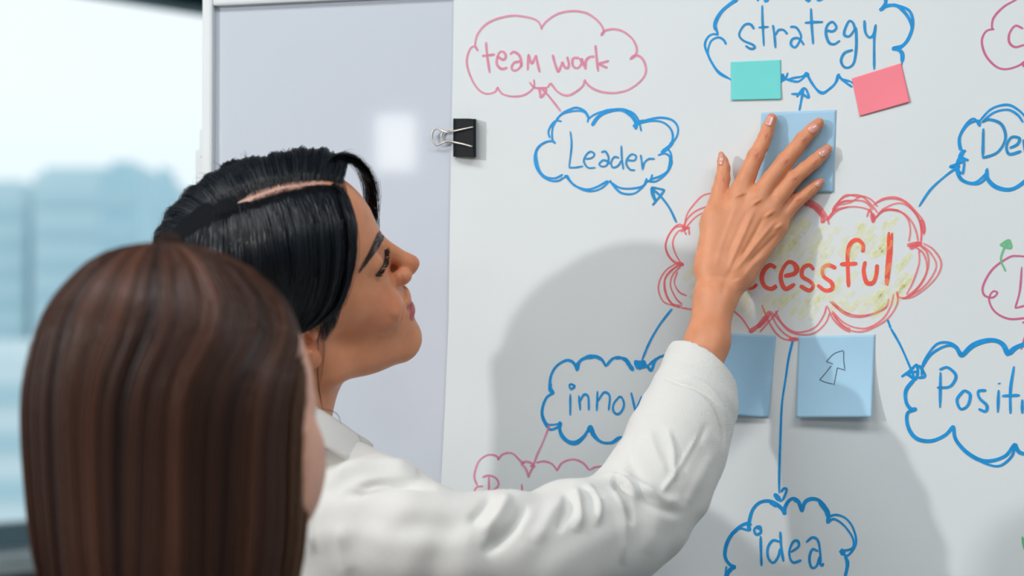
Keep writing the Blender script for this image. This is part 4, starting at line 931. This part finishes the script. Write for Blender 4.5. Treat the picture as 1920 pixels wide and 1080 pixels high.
cur.append(crom(np.array([pixd(588,765,1.668),pixd(612,768,1.66),pixd(632,776,1.665),pixd(640,796,1.68)]),5)); wd.append(.0006); cols.append(BK)
strands('loose_hairs',cur,cols,wd,m_hair1,hair1,O1+M1@(HC/1000),12)

# ------------------------------------------------------------------ eyebrow and eyelashes
m_brow=mat('dark_brow',lin(44,24,26),.7,noise=(200,.2)); 
up_e=[(674,507),(689,477),(697,461),(704,446),(709,434),(713,425)]; lo_e=[(675,508),(691,490),(704,473),(713,458),(719,446),(722,431)]
U_=resample(crom(np.array(up_e,float),5),24); L_=resample(crom(np.array(lo_e,float),5),24)
BV=[];bh=[]
for i in range(24):
    for j in range(5):
        q=U_[i]*(1-j/4)+L_[i]*(j/4); p,_n=shoot(bvh_head,q[0],q[1],.0003)
        if p is None: p=BV[-5] if len(BV)>=5 else O1
        BV.append(p)
Fs=np.array([(i*5+j,i*5+j+1,(i+1)*5+j+1,(i+1)*5+j) for i in range(23) for j in range(4)])
brow=mesh_obj('eyebrow',BV,Fs,m_brow,p1)
cur=[];cols=[];wd=[]
for k in range(260):
    s=random.random(); v=random.random(); i=s*22.9; a=U_[int(i)]*(1-i%1)+U_[int(i)+1]*(i%1); b=L_[int(i)]*(1-i%1)+L_[int(i)+1]*(i%1); q=a*(1-v)+b*v
    d=np.array([-.55,.83]); d=d+np.array([-.5,0])*(1-v); Lh=random.uniform(5,10); P=[]
    for t in (0,.5,1):
        p,_n=shoot(bvh_head,q[0]+d[0]*Lh*(t-.4),q[1]+d[1]*Lh*(t-.4),.0005+.0004*t)
        if p is not None: P.append(p)
    if len(P)==3: cur.append(crom(np.array(P),3)); wd.append(.00035); cols.append(np.array(lin(44,28,28)[:3])*random.uniform(.7,1.5))
strands('brow_hairs',cur,cols,wd,m_hair1,brow,O1,6)
ll=resample(crom(np.array([(704,517),(709,510),(714,503),(718,496),(721,488),(722,481),(722,474),(721,469)],float),5),60)
lv=[]; cur=[];cols=[];wd=[]
for i,q in enumerate(ll):
    p,_n=shoot(bvh_head,q[0],q[1],.0004)
    if p is None: continue
    lv.append(p)
V,Fs=tube(resample(np.array(lv),40),.0006,6); lash=mesh_obj('eyelashes',V,Fs,mat('lash_black',lin(16,12,14),.5),p1)
for k in range(150):
    i=int(random.random()*len(lv)); p=lv[i]; s=i/len(lv)
    d=M1@np.array([.80+.1*random.gauss(0,1),-.55+.12*random.gauss(0,1)+.25*s,.35-.55*s+.12*random.gauss(0,1)]); d/=np.linalg.norm(d)
    L=random.uniform(.0045,.0075)*(1-.3*s); upw=M1@np.array([0,1,0]); t=np.linspace(0,1,6)[:,None]
    cur.append(p+d*L*t+upw*(t**2)*L*.35); wd.append(.00042); cols.append(np.array([.004,.003,.004]))
strands('lash_hairs',cur,cols,wd,m_hair1,lash,O1,6)

# ------------------------------------------------------------------ second person: brown hair, seen from behind
px0=312.; mpp=1.35/F_PX
rowsy=[457,460,475,500,540,570,620,700,760,850,950,1030,1080,1200,1350,1500]
lx=[308,258,204,165,128,105,80,57,50,53,62,72,84,100,112,120]; rx=[314,352,408,462,506,530,553,567,571,571,573,568,560,545,530,520]
hh=np.array([(826-y)*mpp for y in rowsy]); wl=(px0-np.array(lx))*mpp; wr_=(np.array(rx)-px0)*mpp
dep=np.array([.004,.040,.058,.076,.092,.100,.106,.106,.104,.100,.097,.095,.092,.088,.082,.08])
opn=np.radians(np.array([0,0,0,0,0,0,8,34,42,45,46,47,48,50,52,54])); C2=pixd(px0,826,1.35)
M2=frame((math.sin(math.radians(48)),.03,-math.cos(math.radians(48))),(0,1,.02)); O2=pixd(344,826,1.35)
p2=thing('person','person with long straight brown hair seen from behind in the left foreground','person',(O2[0],O2[1],0))
nb2w=O2+np.array([0,0,-.155])-fh*.012; nb2=M2.T@(nb2w-O2)
def tuck_in(V):
    W=O2+V@M2.T-C2; x=W@rh; t=-(W@fh); h=W@Z3; th=np.arctan2(t,x); rad=np.hypot(x,t)
    hs_=hh[::-1]; wlv=np.interp(h,hs_,wl[::-1]); wrv=np.interp(h,hs_,wr_[::-1]); dv=np.interp(h,hs_,dep[::-1])*np.where(t<0,.92,1)
    w=np.where(x>0,wrv,wlv); lim=1/np.sqrt((np.cos(th)/w)**2+(np.sin(th)/dv)**2+1e-9)-.017
    dth=np.abs((np.degrees(th)+42+180)%360-180); m=(dth>52)&(h>-.13)&(rad>lim)
    s=np.where(m,np.clip(lim/rad,.3,1),1); W=W+np.outer(x*(s-1),rh)-np.outer(t*(s-1),fh)
    return (W+C2-O2)@M2
V5,Q5=surface_nets(head_grid(nb2,.0020,False,True),2); V5=tuck_in(V5); T5=head_tint(V5,SK2); W5=O2+V5@M2.T
bf=rh*.35+fh*.94; bf/=np.linalg.norm(bf); br=np.array([bf[1],-bf[0],0])
c2=nb2w-Z3*.25
V6,Q6=surface_nets(body_grid([('c',nb2w+Z3*.05,nb2w-Z3*.08,.046,.05,.02),('c',nb2w-Z3*.07,nb2w-Z3*.10+br*.15,.045,.042,.03),('c',nb2w-Z3*.07,nb2w-Z3*.10-br*.15,.045,.042,.03),('e',c2,np.array([.14,.10,.23]),.04)]),2)
Vb,Qb,Tb=merge([(W5,Q5,T5),(V6,Q6,np.tile(SK2,(len(V6),1)))])
mesh_obj('body',Vb,Qb,skin_mat('fair_skin',(*SK2,1)),p2,tint=Tb)
pr=[('e',c2-Z3*.10,np.array([.155,.115,.33]),.04),('c',nb2w-Z3*.10,nb2w-Z3*.115+br*.155,.058,.055,.03),('c',nb2w-Z3*.10,nb2w-Z3*.115-br*.155,.058,.055,.03)]
for s in (-1,1): pr+=[('c',nb2w-Z3*.115+br*.155*s,nb2w-Z3*.40+br*.19*s,.055,.045,.02),('c',nb2w-Z3*.40+br*.19*s,nb2w-Z3*.55+br*.17*s+bf*.12,.045,.040,.02)]
V7,Q7=surface_nets(body_grid(pr,.005),2); mesh_obj('blouse',V7,Q7,mat('beige_blouse',lin(190,194,200),.85,.2,noise=(8,.03)),p2)
for s in (-1,1):
    w_=nb2w-Z3*.55+br*.17*s+bf*.12; g=body_grid([('c',w_-bf*.02,w_+bf*.08,.027,.024,.01),('e',w_+bf*.12,np.array([.03,.045,.022]),.02)]+[('c',w_+bf*.14+br*(k-1.5)*.017,w_+bf*(.195+.01*(1.5-abs(k-1.5)))+br*(k-1.5)*.021-Z3*.01,.0085,.0065,.006) for k in range(4)]+[('c',w_+bf*.09-br*s*.02,w_+bf*.15-br*s*.052,.011,.008,.008)],.0028)
    V,Q=surface_nets(g,2); mesh_obj('hand',V,Q,m_skin1,p2,tint=np.tile(SK2,(len(V),1)))
lower_body(p2,np.array([nb2w[0],nb2w[1],0]),br,bf,.86,m_tr,m_sh)
# her hair: a long straight fall, rows from crown to below the shoulders
t_in=np.linspace(0,1,90)
def hrow(s,arr): return np.interp(s*(len(rowsy)-1),np.arange(len(rowsy)),arr)
def hair_pt(u,s,k=0.0):
    """u 0..1 around from the right cheek over the back to the left, s 0..1 downward, k offset in m"""
    o=hrow(s,opn); c=math.radians(-42); th=c+o+u*(2*math.pi-2*o)
    cx=np.cos(th); sx=np.sin(th); w=np.where(cx>0,hrow(s,wr_),hrow(s,wl)); 
    xx=(w+k)*cx; tt=(hrow(s,dep)*np.where(sx<0,.92,1)+k)*sx-.004
    return C2+np.multiply.outer(xx,rh)-np.multiply.outer(tt,fh)+np.multiply.outer(hrow(s,hh)+k*np.clip(1-s*6,0,1),Z3)
nu=110; rows=[]
for s in np.linspace(0,1,80): 
    u=np.linspace(0,1,nu); rows.append(hair_pt(u,np.full(nu,s),-.003+.0012*np.sin(u*60)*min(1,s*4)))
A_=np.array(rows); Fq=np.array([(i*nu+j,i*nu+j+1,(i+1)*nu+j+1,(i+1)*nu+j) for i in range(79) for j in range(nu-1)])
m_hair2=bpy.data.materials.new('brown_hair'); m_hair2.use_nodes=True; hair_nodes(m_hair2,.28,.45)
DB=np.array(lin(40,26,22)[:3]); MB_=np.array(lin(92,57,42)[:3]); GB=np.array(lin(128,86,44)[:3])
hair2=mesh_obj('hair',A_.reshape(-1,3),Fq,m_hair2,p2,tint=np.tile(DB,(A_.shape[0]*nu,1)),label='long straight chestnut brown hair with lighter streaks')
s_=hair2.modifiers.new('t','SOLIDIFY'); s_.thickness=.012; s_.offset=-1
cur=[];cols=[];wd=[]
for k in range(9500):
    u=random.random(); n_=26; s=np.linspace(.0,1,n_)**.9; s0=random.random()**2*.25 if random.random()<.5 else 0; s0=max(s0,.022+.02*random.random()); s=s0+(1-s0)*s*random.uniform(.75,1)
    clump=.5+.28*math.sin(u*47+1)+.22*math.sin(u*113+2)+.16*math.sin(u*211)
    uu=u+.004*np.sin(s*9+u*40)*s+random.gauss(0,.002)*s; off=(clump-.4)*.0035+random.gauss(0,.0009)
    P=hair_pt(np.clip(uu,0,1),s,off*np.clip(s*6,0,1)); cur.append(P); wd.append(random.uniform(.0005,.0011))
    cl_=.5+(clump-.5)*.75; c=DB*(1-cl_)+MB_*cl_; edge=max(0,1-u/.10)+max(0,1-abs(u-.62)/.08)*.5; c=c*(1-min(edge,1)*.6)+GB*min(edge,1)*.6
    cols.append(c*random.uniform(.55,1.35))
strands('hair_strands',cur,cols,wd,m_hair2,hair2,C2,26)
